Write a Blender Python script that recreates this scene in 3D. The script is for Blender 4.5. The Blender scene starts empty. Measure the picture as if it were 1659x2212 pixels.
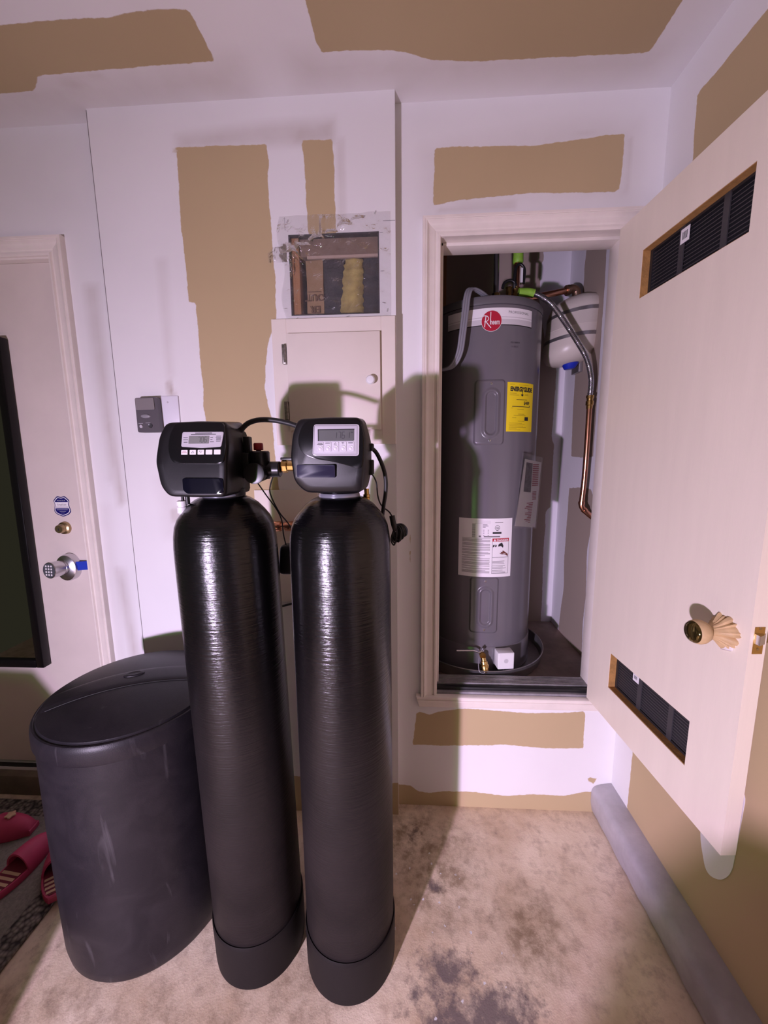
import bpy, bmesh, math, random
import numpy as np
from mathutils import Vector, Matrix
random.seed(7)
SC = bpy.context.scene
COL = SC.collection

# ------------------------------------------------------------------ camera, world, lights, exposure
cam_d = bpy.data.cameras.new('camera'); cam = bpy.data.objects.new('camera', cam_d); COL.objects.link(cam)
cam_d.sensor_fit = 'HORIZONTAL'; cam_d.sensor_width = 36.0; cam_d.lens = 36.0 * 830.2 / 1659.0
cam_d.clip_start = 0.02; cam_d.clip_end = 60
def cam_axes(p, r, y):
    f = np.array([math.sin(y)*math.cos(p), math.cos(y)*math.cos(p), -math.sin(p)])
    rt = np.array([math.cos(y), -math.sin(y), 0.0]); dn = np.cross(f, rt)
    return math.cos(r)*rt + math.sin(r)*dn, -math.sin(r)*rt + math.cos(r)*dn, f
_r, _d, _f = cam_axes(math.radians(8.40), math.radians(0.583), math.radians(-3.175))
cam.matrix_world = Matrix(((_r[0], -_d[0], -_f[0], 0), (_r[1], -_d[1], -_f[1], 0), (_r[2], -_d[2], -_f[2], 1.376), (0, 0, 0, 1)))
SC.camera = cam

w = bpy.data.worlds.new('world'); SC.world = w; w.use_nodes = True
bg = w.node_tree.nodes['Background']; bg.inputs[0].default_value = (1.0, 0.92, 0.58, 1); bg.inputs[1].default_value = 0.06

# LED work lamp behind the photographer's left: a small violet-white cluster inside a wider ring of green-tinted diodes
LAMP = Vector((-1.05, -1.15, 0.77)); AIM = Vector((0.14, 0.92, 0.24))
for nm, sz, en, co in (('work_lamp', 0.085, 45.5, (0.93, 0.62, 1.10)), ('work_lamp_ring', 0.25, 45.5, (0.06, 0.20, 0.03))):
    ld = bpy.data.lights.new(nm, 'AREA'); ld.shape = 'DISK'; ld.size = sz; ld.energy = en; ld.color = co; ld.spread = math.radians(130)
    lo = bpy.data.objects.new(nm, ld); COL.objects.link(lo); lo.location = LAMP
    lo.rotation_euler = (AIM - LAMP).to_track_quat('-Z', 'Y').to_euler()

vs = SC.view_settings
vs.view_transform = 'Standard'; vs.look = 'None'; vs.gamma = 1.0; vs.use_curve_mapping = False; vs.exposure = 0.0

# ------------------------------------------------------------------ materials
MATS = {}
def nd(nt, t, **kw):
    n = nt.nodes.new(t)
    for k, v in kw.items():
        if k in n.inputs: n.inputs[k].default_value = v
        else: setattr(n, k, v)
    return n
def mat(name, col, rough=0.5, metal=0.0, var=0.0, vscale=8.0, bump=0.0, bscale=200.0, col2=None, spec=0.5, stretch=None, coat=0.0, rvar=0.0):
    if name in MATS: return MATS[name]
    m = bpy.data.materials.new(name); m.use_nodes = True; nt = m.node_tree
    b = nt.nodes['Principled BSDF']
    b.inputs['Base Color'].default_value = (*col, 1); b.inputs['Roughness'].default_value = rough
    b.inputs['Metallic'].default_value = metal; b.inputs['Specular IOR Level'].default_value = spec
    b.inputs['Coat Weight'].default_value = coat
    if var or bump or rvar:
        tc = nd(nt, 'ShaderNodeTexCoord'); src = tc.outputs['Object']
        if stretch:
            mp = nd(nt, 'ShaderNodeMapping'); mp.inputs['Scale'].default_value = stretch
            nt.links.new(src, mp.inputs[0]); src = mp.outputs[0]
        if var or rvar:
            n = nd(nt, 'ShaderNodeTexNoise', Scale=vscale, Detail=6.0, Roughness=0.6); nt.links.new(src, n.inputs['Vector'])
            r = nd(nt, 'ShaderNodeMapRange'); r.inputs[1].default_value = 0.3; r.inputs[2].default_value = 0.7
            nt.links.new(n.outputs[0], r.inputs[0])
            if var:
                mx = nd(nt, 'ShaderNodeMix', data_type='RGBA')
                c2 = col2 if col2 else tuple(c*(1-var) for c in col)
                mx.inputs[6].default_value = (*col, 1); mx.inputs[7].default_value = (*c2, 1)
                nt.links.new(r.outputs[0], mx.inputs[0]); nt.links.new(mx.outputs[2], b.inputs['Base Color'])
            if rvar:
                rr = nd(nt, 'ShaderNodeMapRange'); rr.inputs[3].default_value = max(0.02, rough-rvar); rr.inputs[4].default_value = rough+rvar
                nt.links.new(r.outputs[0], rr.inputs[0]); nt.links.new(rr.outputs[0], b.inputs['Roughness'])
        if bump:
            n2 = nd(nt, 'ShaderNodeTexNoise', Scale=bscale, Detail=3.0); nt.links.new(src, n2.inputs['Vector'])
            bp = nd(nt, 'ShaderNodeBump', Strength=bump, Distance=0.002); nt.links.new(n2.outputs[0], bp.inputs['Height'])
            nt.links.new(bp.outputs[0], b.inputs['Normal'])
    MATS[name] = m; return m

MUD = (0.80, 0.79, 0.79); KRAFT = (0.53, 0.41, 0.235); PAINT = (0.78, 0.71, 0.60)
def drywall(name, mud=MUD, kraft=KRAFT, dirt=0.25):
    m = bpy.data.materials.new(name); m.use_nodes = True; nt = m.node_tree; L = nt.links.new
    b = nt.nodes['Principled BSDF']; b.inputs['Roughness'].default_value = 0.75; b.inputs['Specular IOR Level'].default_value = 0.25
    tc = nd(nt, 'ShaderNodeTexCoord')
    a = nd(nt, 'ShaderNodeAttribute', attribute_name='sd'); s = nd(nt, 'ShaderNodeAttribute', attribute_name='smear')
    n1 = nd(nt, 'ShaderNodeTexNoise', Scale=70.0, Detail=4.0); n2 = nd(nt, 'ShaderNodeTexNoise', Scale=14.0, Detail=3.0)
    n3 = nd(nt, 'ShaderNodeTexNoise', Scale=3.0, Detail=5.0); n4 = nd(nt, 'ShaderNodeTexNoise', Scale=400.0, Detail=2.0)
    for n in (n1, n2, n3, n4): L(tc.outputs['Object'], n.inputs['Vector'])
    def mth(op, x, y):
        q = nd(nt, 'ShaderNodeMath', operation=op)
        for i, v in enumerate((x, y)):
            if isinstance(v, (int, float)): q.inputs[i].default_value = v
            else: L(v, q.inputs[i])
        return q.outputs[0]
    e = mth('ADD', a.outputs['Fac'], mth('MULTIPLY', mth('SUBTRACT', n1.outputs[0], 0.5), 0.006))
    e = mth('ADD', e, mth('MULTIPLY', mth('SUBTRACT', n2.outputs[0], 0.5), 0.008))
    k = nd(nt, 'ShaderNodeMapRange'); k.inputs[1].default_value = -0.0012; k.inputs[2].default_value = 0.0012; L(e, k.inputs[0])
    # mud: thinner coats and dirt grade it towards grey-mauve
    sm = mth('MULTIPLY', s.outputs['Fac'], mth('ADD', 0.55, mth('MULTIPLY', n2.outputs[0], 0.8)))
    mm = nd(nt, 'ShaderNodeMix', data_type='RGBA'); mm.inputs[6].default_value = (*mud, 1); mm.inputs[7].default_value = (0.44, 0.37, 0.32, 1)
    L(mth('MINIMUM', sm, 1.0), mm.inputs[0])
    dr = nd(nt, 'ShaderNodeMapRange'); dr.inputs[1].default_value = 0.45; dr.inputs[2].default_value = 0.75; dr.inputs[4].default_value = dirt; L(n3.outputs[0], dr.inputs[0])
    md = nd(nt, 'ShaderNodeMix', data_type='RGBA'); L(dr.outputs[0], md.inputs[0]); L(mm.outputs[2], md.inputs[6]); md.inputs[7].default_value = tuple(c*0.80 for c in mud) + (1,)
    kk = nd(nt, 'ShaderNodeMix', data_type='RGBA'); L(n3.outputs[0], kk.inputs[0]); kk.inputs[6].default_value = (*kraft, 1); kk.inputs[7].default_value = tuple(c*0.88 for c in kraft) + (1,)
    fin = nd(nt, 'ShaderNodeMix', data_type='RGBA'); L(k.outputs[0], fin.inputs[0]); L(md.outputs[2], fin.inputs[6]); L(kk.outputs[2], fin.inputs[7])
    L(fin.outputs[2], b.inputs['Base Color'])
    h = mth('ADD', mth('MULTIPLY', k.outputs[0], -0.6), mth('ADD', mth('MULTIPLY', n4.outputs[0], 0.12), mth('MULTIPLY', n2.outputs[0], 0.25)))
    bp = nd(nt, 'ShaderNodeBump', Strength=0.5, Distance=0.0012); L(h, bp.inputs['Height']); L(bp.outputs[0], b.inputs['Normal'])
    return m

def concrete():
    m = bpy.data.materials.new('concrete_floor'); m.use_nodes = True; nt = m.node_tree; L = nt.links.new
    b = nt.nodes['Principled BSDF']; b.inputs['Specular IOR Level'].default_value = 0.3
    tc = nd(nt, 'ShaderNodeTexCoord')
    o = nd(nt, 'ShaderNodeAttribute', attribute_name='oil'); br = nd(nt, 'ShaderNodeAttribute', attribute_name='brown'); fl = nd(nt, 'ShaderNodeAttribute', attribute_name='fleck')
    n1 = nd(nt, 'ShaderNodeTexNoise', Scale=5.0, Detail=8.0, Roughness=0.65); n2 = nd(nt, 'ShaderNodeTexNoise', Scale=26.0, Detail=6.0, Roughness=0.7)
    n3 = nd(nt, 'ShaderNodeTexNoise', Scale=220.0, Detail=3.0)
    for n in (n1, n2, n3): L(tc.outputs['Object'], n.inputs['Vector'])
    def mr(x, a, bb, c=0.0, d=1.0):
        q = nd(nt, 'ShaderNodeMapRange'); L(x, q.inputs[0])
        for i, v in enumerate((a, bb, c, d)): q.inputs[i+1].default_value = v
        return q.outputs[0]
    def mth(op, x, y):
        q = nd(nt, 'ShaderNodeMath', operation=op)
        for i, v in enumerate((x, y)):
            if isinstance(v, (int, float)): q.inputs[i].default_value = v
            else: L(v, q.inputs[i])
        return q.outputs[0]
    def mix(f, A, B):
        q = nd(nt, 'ShaderNodeMix', data_type='RGBA'); L(f, q.inputs[0])
        for i, v in ((6, A), (7, B)):
            if isinstance(v, tuple): q.inputs[i].default_value = (*v, 1)
            else: L(v, q.inputs[i])
        return q.outputs[2]
    c = mix(mr(n1.outputs[0], 0.35, 0.68), (0.86, 0.73, 0.56), (0.60, 0.455, 0.31))
    c = mix(mr(n2.outputs[0], 0.48, 0.72, 0.0, 0.65), c, (0.36, 0.27, 0.20))
    bm_ = mth('MULTIPLY', br.outputs['Fac'], mr(n2.outputs[0], 0.3, 0.62))
    c = mix(bm_, c, (0.25, 0.175, 0.10))
    om = mr(mth('ADD', o.outputs['Fac'], mth('MULTIPLY', mth('SUBTRACT', n2.outputs[0], 0.5), 2.2)), 0.35, 0.95, 0.0, 0.85)
    c = mix(om, c, (0.13, 0.105, 0.11))
    v = nd(nt, 'ShaderNodeTexVoronoi', Scale=34.0); L(tc.outputs['Object'], v.inputs['Vector'])
    vn = mth('ADD', v.outputs['Distance'], mth('MULTIPLY', mth('SUBTRACT', n3.outputs[0], 0.5), 0.30))
    fm = mth('MULTIPLY', mr(vn, 0.10, 0.13, 1.0, 0.0), mr(mth('MULTIPLY', fl.outputs['Fac'], n1.outputs[0]), 0.22, 0.32))
    c = mix(fm, c, (0.75, 0.74, 0.75))
    L(c, b.inputs['Base Color'])
    L(mr(n2.outputs[0], 0.3, 0.7, 0.42, 0.75), b.inputs['Roughness'])
    h = mth('ADD', mth('MULTIPLY', n2.outputs[0], 0.6), mth('MULTIPLY', n3.outputs[0], 0.25))
    bp = nd(nt, 'ShaderNodeBump', Strength=0.45, Distance=0.004); L(h, bp.inputs['Height']); L(bp.outputs[0], b.inputs['Normal'])
    return m

def wound_tank():
    m = bpy.data.materials.new('black_wound_fibreglass'); m.use_nodes = True; nt = m.node_tree; L = nt.links.new
    b = nt.nodes['Principled BSDF']
    tc = nd(nt, 'ShaderNodeTexCoord'); mp = nd(nt, 'ShaderNodeMapping'); mp.inputs['Scale'].default_value = (9, 9, 190)
    L(tc.outputs['Object'], mp.inputs[0])
    n = nd(nt, 'ShaderNodeTexNoise', Scale=1.0, Detail=4.0, Roughness=0.6); L(mp.outputs[0], n.inputs['Vector'])
    n2 = nd(nt, 'ShaderNodeTexNoise', Scale=45.0, Detail=4.0); L(tc.outputs['Object'], n2.inputs['Vector'])
    n5 = nd(nt, 'ShaderNodeTexNoise', Scale=5.0, Detail=6.0); L(tc.outputs['Object'], n5.inputs['Vector'])
    ad = nd(nt, 'ShaderNodeMath', operation='MULTIPLY_ADD'); L(n2.outputs[0], ad.inputs[0]); ad.inputs[1].default_value = 0.55; L(n.outputs[0], ad.inputs[2])
    bp = nd(nt, 'ShaderNodeBump', Strength=0.55, Distance=0.0024); L(ad.outputs[0], bp.inputs['Height']); L(bp.outputs[0], b.inputs['Normal'])
    # dust film, heavier towards the foot of the tank where it is handled
    sx = nd(nt, 'ShaderNodeSeparateXYZ'); L(tc.outputs['Object'], sx.inputs[0])
    rg = nd(nt, 'ShaderNodeMapRange'); rg.inputs[1].default_value = 0.98; rg.inputs[2].default_value = 0.40; L(sx.outputs[2], rg.inputs[0])
    dm = nd(nt, 'ShaderNodeMath', operation='MULTIPLY'); L(rg.outputs[0], dm.inputs[0]); L(n5.outputs[0], dm.inputs[1])
    mx = nd(nt, 'ShaderNodeMix', data_type='RGBA'); L(dm.outputs[0], mx.inputs[0]); mx.inputs[6].default_value = (0.0028, 0.0026, 0.0032, 1); mx.inputs[7].default_value = (0.030, 0.0235, 0.0225, 1)
    L(mx.outputs[2], b.inputs['Base Color'])
    for nm, a, c in (('Roughness', 0.22, 0.50), ('Specular IOR Level', 0.55, 0.12)):
        rr = nd(nt, 'ShaderNodeMapRange'); rr.inputs[3].default_value = a; rr.inputs[4].default_value = c; L(rg.outputs[0], rr.inputs[0]); L(rr.outputs[0], b.inputs[nm])
    return m

def brine_plastic():
    m = bpy.data.materials.new('scuffed_black_plastic'); m.use_nodes = True; nt = m.node_tree; L = nt.links.new
    b = nt.nodes['Principled BSDF']; b.inputs['Roughness'].default_value = 0.42; b.inputs['Specular IOR Level'].default_value = 0.28
    tc = nd(nt, 'ShaderNodeTexCoord'); n = nd(nt, 'ShaderNodeTexNoise', Scale=9.0, Detail=7.0, Roughness=0.65, Distortion=1.2); L(tc.outputs['Object'], n.inputs['Vector'])
    mp = nd(nt, 'ShaderNodeMapping'); mp.inputs['Scale'].default_value = (26, 26, 5); mp.inputs['Rotation'].default_value = (0.5, 0.3, 0.2); L(tc.outputs['Object'], mp.inputs[0])
    s = nd(nt, 'ShaderNodeTexNoise', Scale=1.0, Detail=5.0, Distortion=0.7); L(mp.outputs[0], s.inputs['Vector'])
    r1 = nd(nt, 'ShaderNodeMapRange'); r1.inputs[1].default_value = 0.4; r1.inputs[2].default_value = 0.75; L(n.outputs[0], r1.inputs[0])
    r2 = nd(nt, 'ShaderNodeMapRange'); r2.inputs[1].default_value = 0.66; r2.inputs[2].default_value = 0.78; L(s.outputs[0], r2.inputs[0])
    mx = nd(nt, 'ShaderNodeMix', data_type='RGBA'); L(r1.outputs[0], mx.inputs[0]); mx.inputs[6].default_value = (0.011, 0.0095, 0.013, 1); mx.inputs[7].default_value = (0.021, 0.018, 0.022, 1)
    sc = nd(nt, 'ShaderNodeMath', operation='MULTIPLY'); L(r2.outputs[0], sc.inputs[0]); sc.inputs[1].default_value = 0.30
    m2 = nd(nt, 'ShaderNodeMix', data_type='RGBA'); L(sc.outputs[0], m2.inputs[0]); L(mx.outputs[2], m2.inputs[6]); m2.inputs[7].default_value = (0.14, 0.13, 0.14, 1)
    L(m2.outputs[2], b.inputs['Base Color'])
    n3 = nd(nt, 'ShaderNodeTexNoise', Scale=350.0); L(tc.outputs['Object'], n3.inputs['Vector'])
    bp = nd(nt, 'ShaderNodeBump', Strength=0.12, Distance=0.002); L(n3.outputs[0], bp.inputs['Height']); L(bp.outputs[0], b.inputs['Normal'])
    return m

def clear_film():
    m = bpy.data.materials.new('clear_plastic_film'); m.use_nodes = True; nt = m.node_tree; L = nt.links.new
    for n in list(nt.nodes): nt.nodes.remove(n)
    out = nd(nt, 'ShaderNodeOutputMaterial'); tr = nd(nt, 'ShaderNodeBsdfTransparent'); tr.inputs[0].default_value = (0.93, 0.93, 0.93, 1)
    gl = nd(nt, 'ShaderNodeBsdfGlossy', Roughness=0.10); df = nd(nt, 'ShaderNodeBsdfDiffuse'); df.inputs[0].default_value = (0.8, 0.8, 0.8, 1)
    fr = nd(nt, 'ShaderNodeFresnel', IOR=1.5)
    m1 = nd(nt, 'ShaderNodeMixShader', Fac=0.045); L(tr.outputs[0], m1.inputs[1]); L(df.outputs[0], m1.inputs[2])
    m2 = nd(nt, 'ShaderNodeMixShader'); L(fr.outputs[0], m2.inputs[0]); L(m1.outputs[0], m2.inputs[1]); L(gl.outputs[0], m2.inputs[2])
    tc = nd(nt, 'ShaderNodeTexCoord'); n = nd(nt, 'ShaderNodeTexNoise', Scale=38.0, Detail=3.0, Distortion=2.5); L(tc.outputs['Object'], n.inputs['Vector'])
    bp = nd(nt, 'ShaderNodeBump', Strength=0.32, Distance=0.006); L(n.outputs[0], bp.inputs['Height'])
    L(bp.outputs[0], gl.inputs['Normal']); L(bp.outputs[0], fr.inputs['Normal'])
    L(m2.outputs[0], out.inputs[0]); return m

def mat_weave():
    m = bpy.data.materials.new('woven_grey_fibre'); m.use_nodes = True; nt = m.node_tree; L = nt.links.new
    b = nt.nodes['Principled BSDF']; b.inputs['Roughness'].default_value = 0.9
    tc = nd(nt, 'ShaderNodeTexCoord'); v = nd(nt, 'ShaderNodeTexVoronoi', Scale=75.0); L(tc.outputs['Object'], v.inputs['Vector'])
    r = nd(nt, 'ShaderNodeValToRGB'); r.color_ramp.elements[0].color = (0.34, 0.30, 0.25, 1); r.color_ramp.elements[1].color = (0.03, 0.027, 0.025, 1); r.color_ramp.elements[1].position = 0.8
    L(v.outputs['Distance'], r.inputs[0]); L(r.outputs[0], b.inputs['Base Color'])
    bp = nd(nt, 'ShaderNodeBump', Strength=0.9, Distance=-0.006); L(v.outputs['Distance'], bp.inputs['Height']); L(bp.outputs[0], b.inputs['Normal'])
    return m

def insulation():
    return mat('yellow_glass_wool', (0.50, 0.40, 0.13), 0.95, var=0.6, vscale=22, bump=1.0, bscale=60, col2=(0.24, 0.18, 0.06))

M_WALL = drywall('joint_compound_and_kraft'); M_CEIL = drywall('ceiling_drywall', (0.76, 0.74, 0.74), (0.46, 0.355, 0.205), 0.3)
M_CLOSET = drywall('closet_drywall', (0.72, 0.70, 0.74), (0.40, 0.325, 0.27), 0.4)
M_FLOOR = concrete(); M_TANK = wound_tank(); M_BRINE = brine_plastic(); M_FILM = clear_film(); M_MAT = mat_weave(); M_WOOL = insulation()
M_CASING = mat('cream_gloss_paint', (0.85, 0.78, 0.71), 0.32, var=0.10, vscale=12, bump=0.05, bscale=90)
M_DOOR = mat('cream_door_paint', (0.84, 0.755, 0.63), 0.40, var=0.06, vscale=7, bump=0.10, bscale=60, stretch=(3, 3, 0.35))
M_DOOR1 = mat('offwhite_door_paint', (0.74, 0.66, 0.60), 0.42, var=0.10, vscale=5, bump=0.06, bscale=60)
M_CAB = mat('cabinet_white_paint', (0.80, 0.73, 0.65), 0.38, var=0.05, vscale=7, bump=0.05, bscale=120)
M_BLACK = mat('black_plastic', (0.012, 0.012, 0.013), 0.35)
M_RUBBER = mat('black_rubber', (0.010, 0.010, 0.011), 0.5)
M_COVER = mat('charcoal_textured_plastic', (0.006, 0.0055, 0.007), 0.36, bump=0.07, bscale=1100, spec=0.42)
M_VISOR = mat('black_satin_plastic', (0.005, 0.005, 0.006), 0.28, spec=0.35)
M_BADGE = mat('midnight_blue_film', (0.003, 0.003, 0.009), 0.12)
M_SILVER = mat('silver_label', (0.50, 0.48, 0.52), 0.4)
M_BEZEL = mat('lavender_grey_plastic', (0.56, 0.54, 0.60), 0.32)
M_LCD = mat('lcd_grey', (0.20, 0.205, 0.195), 0.3)
M_INK = mat('black_ink', (0.015, 0.014, 0.016), 0.6)
M_GREYINK = mat('grey_ink', (0.20, 0.19, 0.20), 0.6)
M_REDINK = mat('red_ink', (0.36, 0.06, 0.09), 0.6)
M_WHITE = mat('white_plastic', (0.80, 0.79, 0.80), 0.4)
M_PAPER = mat('white_paper', (0.82, 0.80, 0.82), 0.55)
M_YELLOW = mat('yellow_label', (0.85, 0.66, 0.01), 0.45)
M_RED = mat('logo_red', (0.44, 0.012, 0.04), 0.35)
M_REDCAP = mat('red_plastic', (0.30, 0.01, 0.014), 0.4)
M_HEATER = mat('grey_enamel', (0.145, 0.135, 0.15), 0.24, var=0.06, vscale=4)
M_HEATTOP = mat('dark_grey_plastic', (0.12, 0.115, 0.125), 0.4)
M_STEEL = mat('galvanised_steel', (0.42, 0.41, 0.42), 0.36, 0.85, var=0.2, vscale=14)
M_ALU = mat('mill_aluminium', (0.50, 0.49, 0.50), 0.45, 0.7, var=0.3, vscale=30)
M_CHROME = mat('satin_nickel', (0.62, 0.62, 0.66), 0.25, 1.0)
M_BRAID = mat('stainless_braid', (0.55, 0.55, 0.57), 0.28, 1.0)
M_BRASS = mat('brass', (0.70, 0.46, 0.16), 0.25, 1.0, var=0.2, vscale=30)
M_OLDBRASS = mat('aged_brass', (0.45, 0.34, 0.19), 0.32, 1.0)
M_COPPER = mat('copper', (0.80, 0.40, 0.25), 0.25, 1.0, var=0.25, vscale=20)
M_DARKBRASS = mat('tarnished_brass_knob', (0.16, 0.12, 0.04), 0.10, 0.9)
M_TAPE = mat('tan_masking_tape', (0.62, 0.43, 0.22), 0.6, var=0.2, vscale=60)
M_BLUETAPE = mat('blue_tape', (0.002, 0.03, 0.42), 0.6, spec=0.2)
M_BLUECAP = mat('blue_cap', (0.01, 0.03, 0.42), 0.4)
M_GREEN = mat('green_tape', (0.30, 0.60, 0.06), 0.5, var=0.25, vscale=70)
M_TANKCREAM = mat('cream_enamel', (0.66, 0.60, 0.53), 0.35, var=0.05, vscale=9)
M_NAVY = mat('navy_sticker', (0.005, 0.003, 0.12), 0.45, spec=0.25)
M_GREYCOND = mat('grey_conduit', (0.22, 0.22, 0.25), 0.45)
M_WOOD = mat('raw_particleboard', (0.48, 0.25, 0.075), 0.8, var=0.35, vscale=60, bump=0.4, bscale=220)
M_STUD = mat('stud_lumber', (0.42, 0.20, 0.08), 0.75, var=0.35, vscale=6, stretch=(30, 30, 1.2))
M_VENT = mat('dark_grille', (0.020, 0.019, 0.021), 0.5)
M_VENT2 = mat('dark_grille_ridge', (0.045, 0.042, 0.046), 0.5)
M_KRAFTP = mat('kraft_facing', (0.34, 0.215, 0.11), 0.7, var=0.2, vscale=9)
M_TAR = mat('black_vapour_paper', (0.030, 0.028, 0.036), 0.55, var=0.4, vscale=12)
M_MIRROR = mat('mirror_glass', (0.30, 0.31, 0.31), 0.03, 1.0)
M_OPENER = mat('grey_control_plastic', (0.10, 0.09, 0.10), 0.35)
M_OPENLENS = mat('smoky_lens', (0.22, 0.20, 0.20), 0.35)
M_PINK = mat('pink_foam', (0.52, 0.05, 0.13), 0.6, var=0.15, vscale=20)
M_PINKDK = mat('dark_pink_lining', (0.16, 0.012, 0.03), 0.7)
M_BEIGE = mat('beige_print', (0.60, 0.40, 0.25), 0.6)
M_CURB = mat('grey_painted_concrete', (0.50, 0.48, 0.50), 0.6, var=0.35, vscale=7, bump=0.4, bscale=60)
M_STEM = mat('brown_concrete', (0.20, 0.16, 0.115), 0.75, var=0.4, vscale=9, bump=0.3, bscale=90)
M_CFLOOR = mat('closet_subfloor', (0.30, 0.225, 0.185), 0.7, var=0.45, vscale=9, bump=0.3, bscale=80)
M_CARD = mat('cardboard', (0.36, 0.24, 0.13), 0.8, var=0.1, vscale=6)

# ------------------------------------------------------------------ object helpers
WO = {}
def mk(name, VF, m, parent=None, smooth=38, kind=None, attrs=None):
    V, F = VF; V = np.array([tuple(v) for v in V], dtype=float)
    if parent is not None: org = WO[parent.name]
    else:
        lo_, hi_ = V.min(0), V.max(0); org = np.array([(lo_[0]+hi_[0])/2, (lo_[1]+hi_[1])/2, lo_[2]])
    me = bpy.data.meshes.new(name); me.from_pydata((V-org).tolist(), [], [tuple(f) for f in F]); me.validate()
    bm = bmesh.new(); bm.from_mesh(me); bmesh.ops.recalc_face_normals(bm, faces=bm.faces[:]); bm.to_mesh(me); bm.free()
    me.materials.append(m)
    if attrs:
        for k, a in attrs.items():
            at = me.attributes.new(k, 'FLOAT', 'POINT'); at.data.foreach_set('value', np.asarray(a, dtype=np.float32))
    if smooth:
        me.polygons.foreach_set('use_smooth', [True]*len(me.polygons)); me.set_sharp_from_angle(angle=math.radians(smooth))
    o = bpy.data.objects.new(name, me); COL.objects.link(o)
    if parent is None: o.location = org
    else: o.parent = parent
    WO[o.name] = org
    if kind: o['kind'] = kind
    return o
def tag(o, label, cat, group=None):
    o['label'] = label; o['category'] = cat
    if group: o['group'] = group
    return o
def thing(name, loc, label, cat, group=None):
    o = bpy.data.objects.new(name, None); COL.objects.link(o); o.location = loc; o.empty_display_size = 0.05
    WO[o.name] = np.array(loc, dtype=float); return tag(o, label, cat, group)
def struct(name, VF, m, **k):
    return mk(name, VF, m, kind='structure', **k)

# ------------------------------------------------------------------ shape helpers
def join(*S):
    V, F = [], []
    for v, f in S:
        n = len(V); V += [tuple(p) for p in v]; F += [tuple(i+n for i in q) for q in f]
    return V, F
def from_bm(bm):
    bm.verts.index_update(); V = [tuple(v.co) for v in bm.verts]; F = [tuple(v.index for v in f.verts) for f in bm.faces]; bm.free(); return V, F
def box(x0, x1, y0, y1, z0, z1, b=0.0, seg=2):
    bm = bmesh.new(); bmesh.ops.create_cube(bm, size=1.0)
    for v in bm.verts: v.co = Vector(((x0+x1)/2+v.co.x*(x1-x0), (y0+y1)/2+v.co.y*(y1-y0), (z0+z1)/2+v.co.z*(z1-z0)))
    if b: bmesh.ops.bevel(bm, geom=bm.edges[:], offset=b, segments=seg, affect='EDGES', profile=0.5)
    return from_bm(bm)
def xf(S, fn): return [fn(*v) for v in S[0]], S[1]
def frame(axis):
    a = Vector(axis).normalized(); t = Vector((0, 0, 1)) if abs(a.z) < 0.9 else Vector((1, 0, 0))
    u = a.cross(t).normalized(); return u, a.cross(u).normalized(), a
def lathe(prof, origin, axis=(0, 0, 1), n=48):
    u, v, a = frame(axis); o = Vector(origin); V, F, rings = [], [], []
    for r, h in prof:
        if r < 1e-6: V.append(o+a*h); rings.append([len(V)-1])
        else:
            rings.append(list(range(len(V), len(V)+n)))
            V += [o+a*h+u*(r*math.cos(2*math.pi*i/n))+v*(r*math.sin(2*math.pi*i/n)) for i in range(n)]
    for A, B in zip(rings, rings[1:]):
        for i in range(n):
            j = (i+1) % n
            if len(A) == 1 and len(B) == 1: break
            if len(A) == 1: F.append((A[0], B[i], B[j]))
            elif len(B) == 1: F.append((A[i], A[j], B[0]))
            else: F.append((A[i], A[j], B[j], B[i]))
    for R in (rings[0], rings[-1]):
        if len(R) > 1: F.append(tuple(R))
    return V, F
def cr(P, k):
    P = [Vector(p) for p in P]; Q = [P[0]*2-P[1]]+P+[P[-1]*2-P[-2]]; out = []
    for i in range(1, len(Q)-2):
        for s in range(k):
            t = s/k; a, b, c, d = Q[i-1], Q[i], Q[i+1], Q[i+2]
            out.append(0.5*((2*b)+(c-a)*t+(2*a-5*b+4*c-d)*t*t+(3*b-a-3*c+d)*t**3))
    out.append(P[-1]); return out
def tube(P, r, n=12, k=8, rf=None, flat=None):
    C = cr(P, k) if k > 1 else [Vector(p) for p in P]
    V, F = [], []; T0 = (C[1]-C[0]).normalized(); u, v, _ = frame(T0)
    for i, c in enumerate(C):
        T = (C[min(i+1, len(C)-1)]-C[max(i-1, 0)]).normalized()
        u = (u-T*u.dot(T)).normalized(); v = T.cross(u)
        R = rf(i/(len(C)-1)) if rf else r
        for j in range(n):
            a = 2*math.pi*j/n
            ru, rv = (R, R) if not flat else flat
            V.append(c+u*(ru*math.cos(a))+v*(rv*math.sin(a)))
    for i in range(len(C)-1):
        for j in range(n):
            F.append((i*n+j, i*n+(j+1) % n, (i+1)*n+(j+1) % n, (i+1)*n+j))
    F.append(tuple(range(n))); F.append(tuple(range((len(C)-1)*n, len(C)*n)))
    return V, F
def rounded(pts, r, k=5):
    out = []; n = len(pts)
    for i in range(n):
        p0, p1, p2 = (np.array(pts[(i+d) % n], float) for d in (-1, 0, 1))
        R = r[i] if isinstance(r, (list, tuple)) else r
        a = p0-p1; b = p2-p1; la, lb = np.linalg.norm(a), np.linalg.norm(b); R = min(R, la*0.49, lb*0.49)
        A = p1+a/la*R; B = p1+b/lb*R
        for j in range(k+1):
            t = j/k; out.append(tuple((1-t)**2*A+2*t*(1-t)*p1+t*t*B))
    return out
def resample(poly, n):
    P = np.array(poly+[poly[0]], float); d = np.r_[0, np.cumsum(np.hypot(*np.diff(P, axis=0).T))]
    s = np.linspace(0, d[-1], n, endpoint=False); return [(np.interp(x, d, P[:, 0]), np.interp(x, d, P[:, 1])) for x in s]
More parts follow.
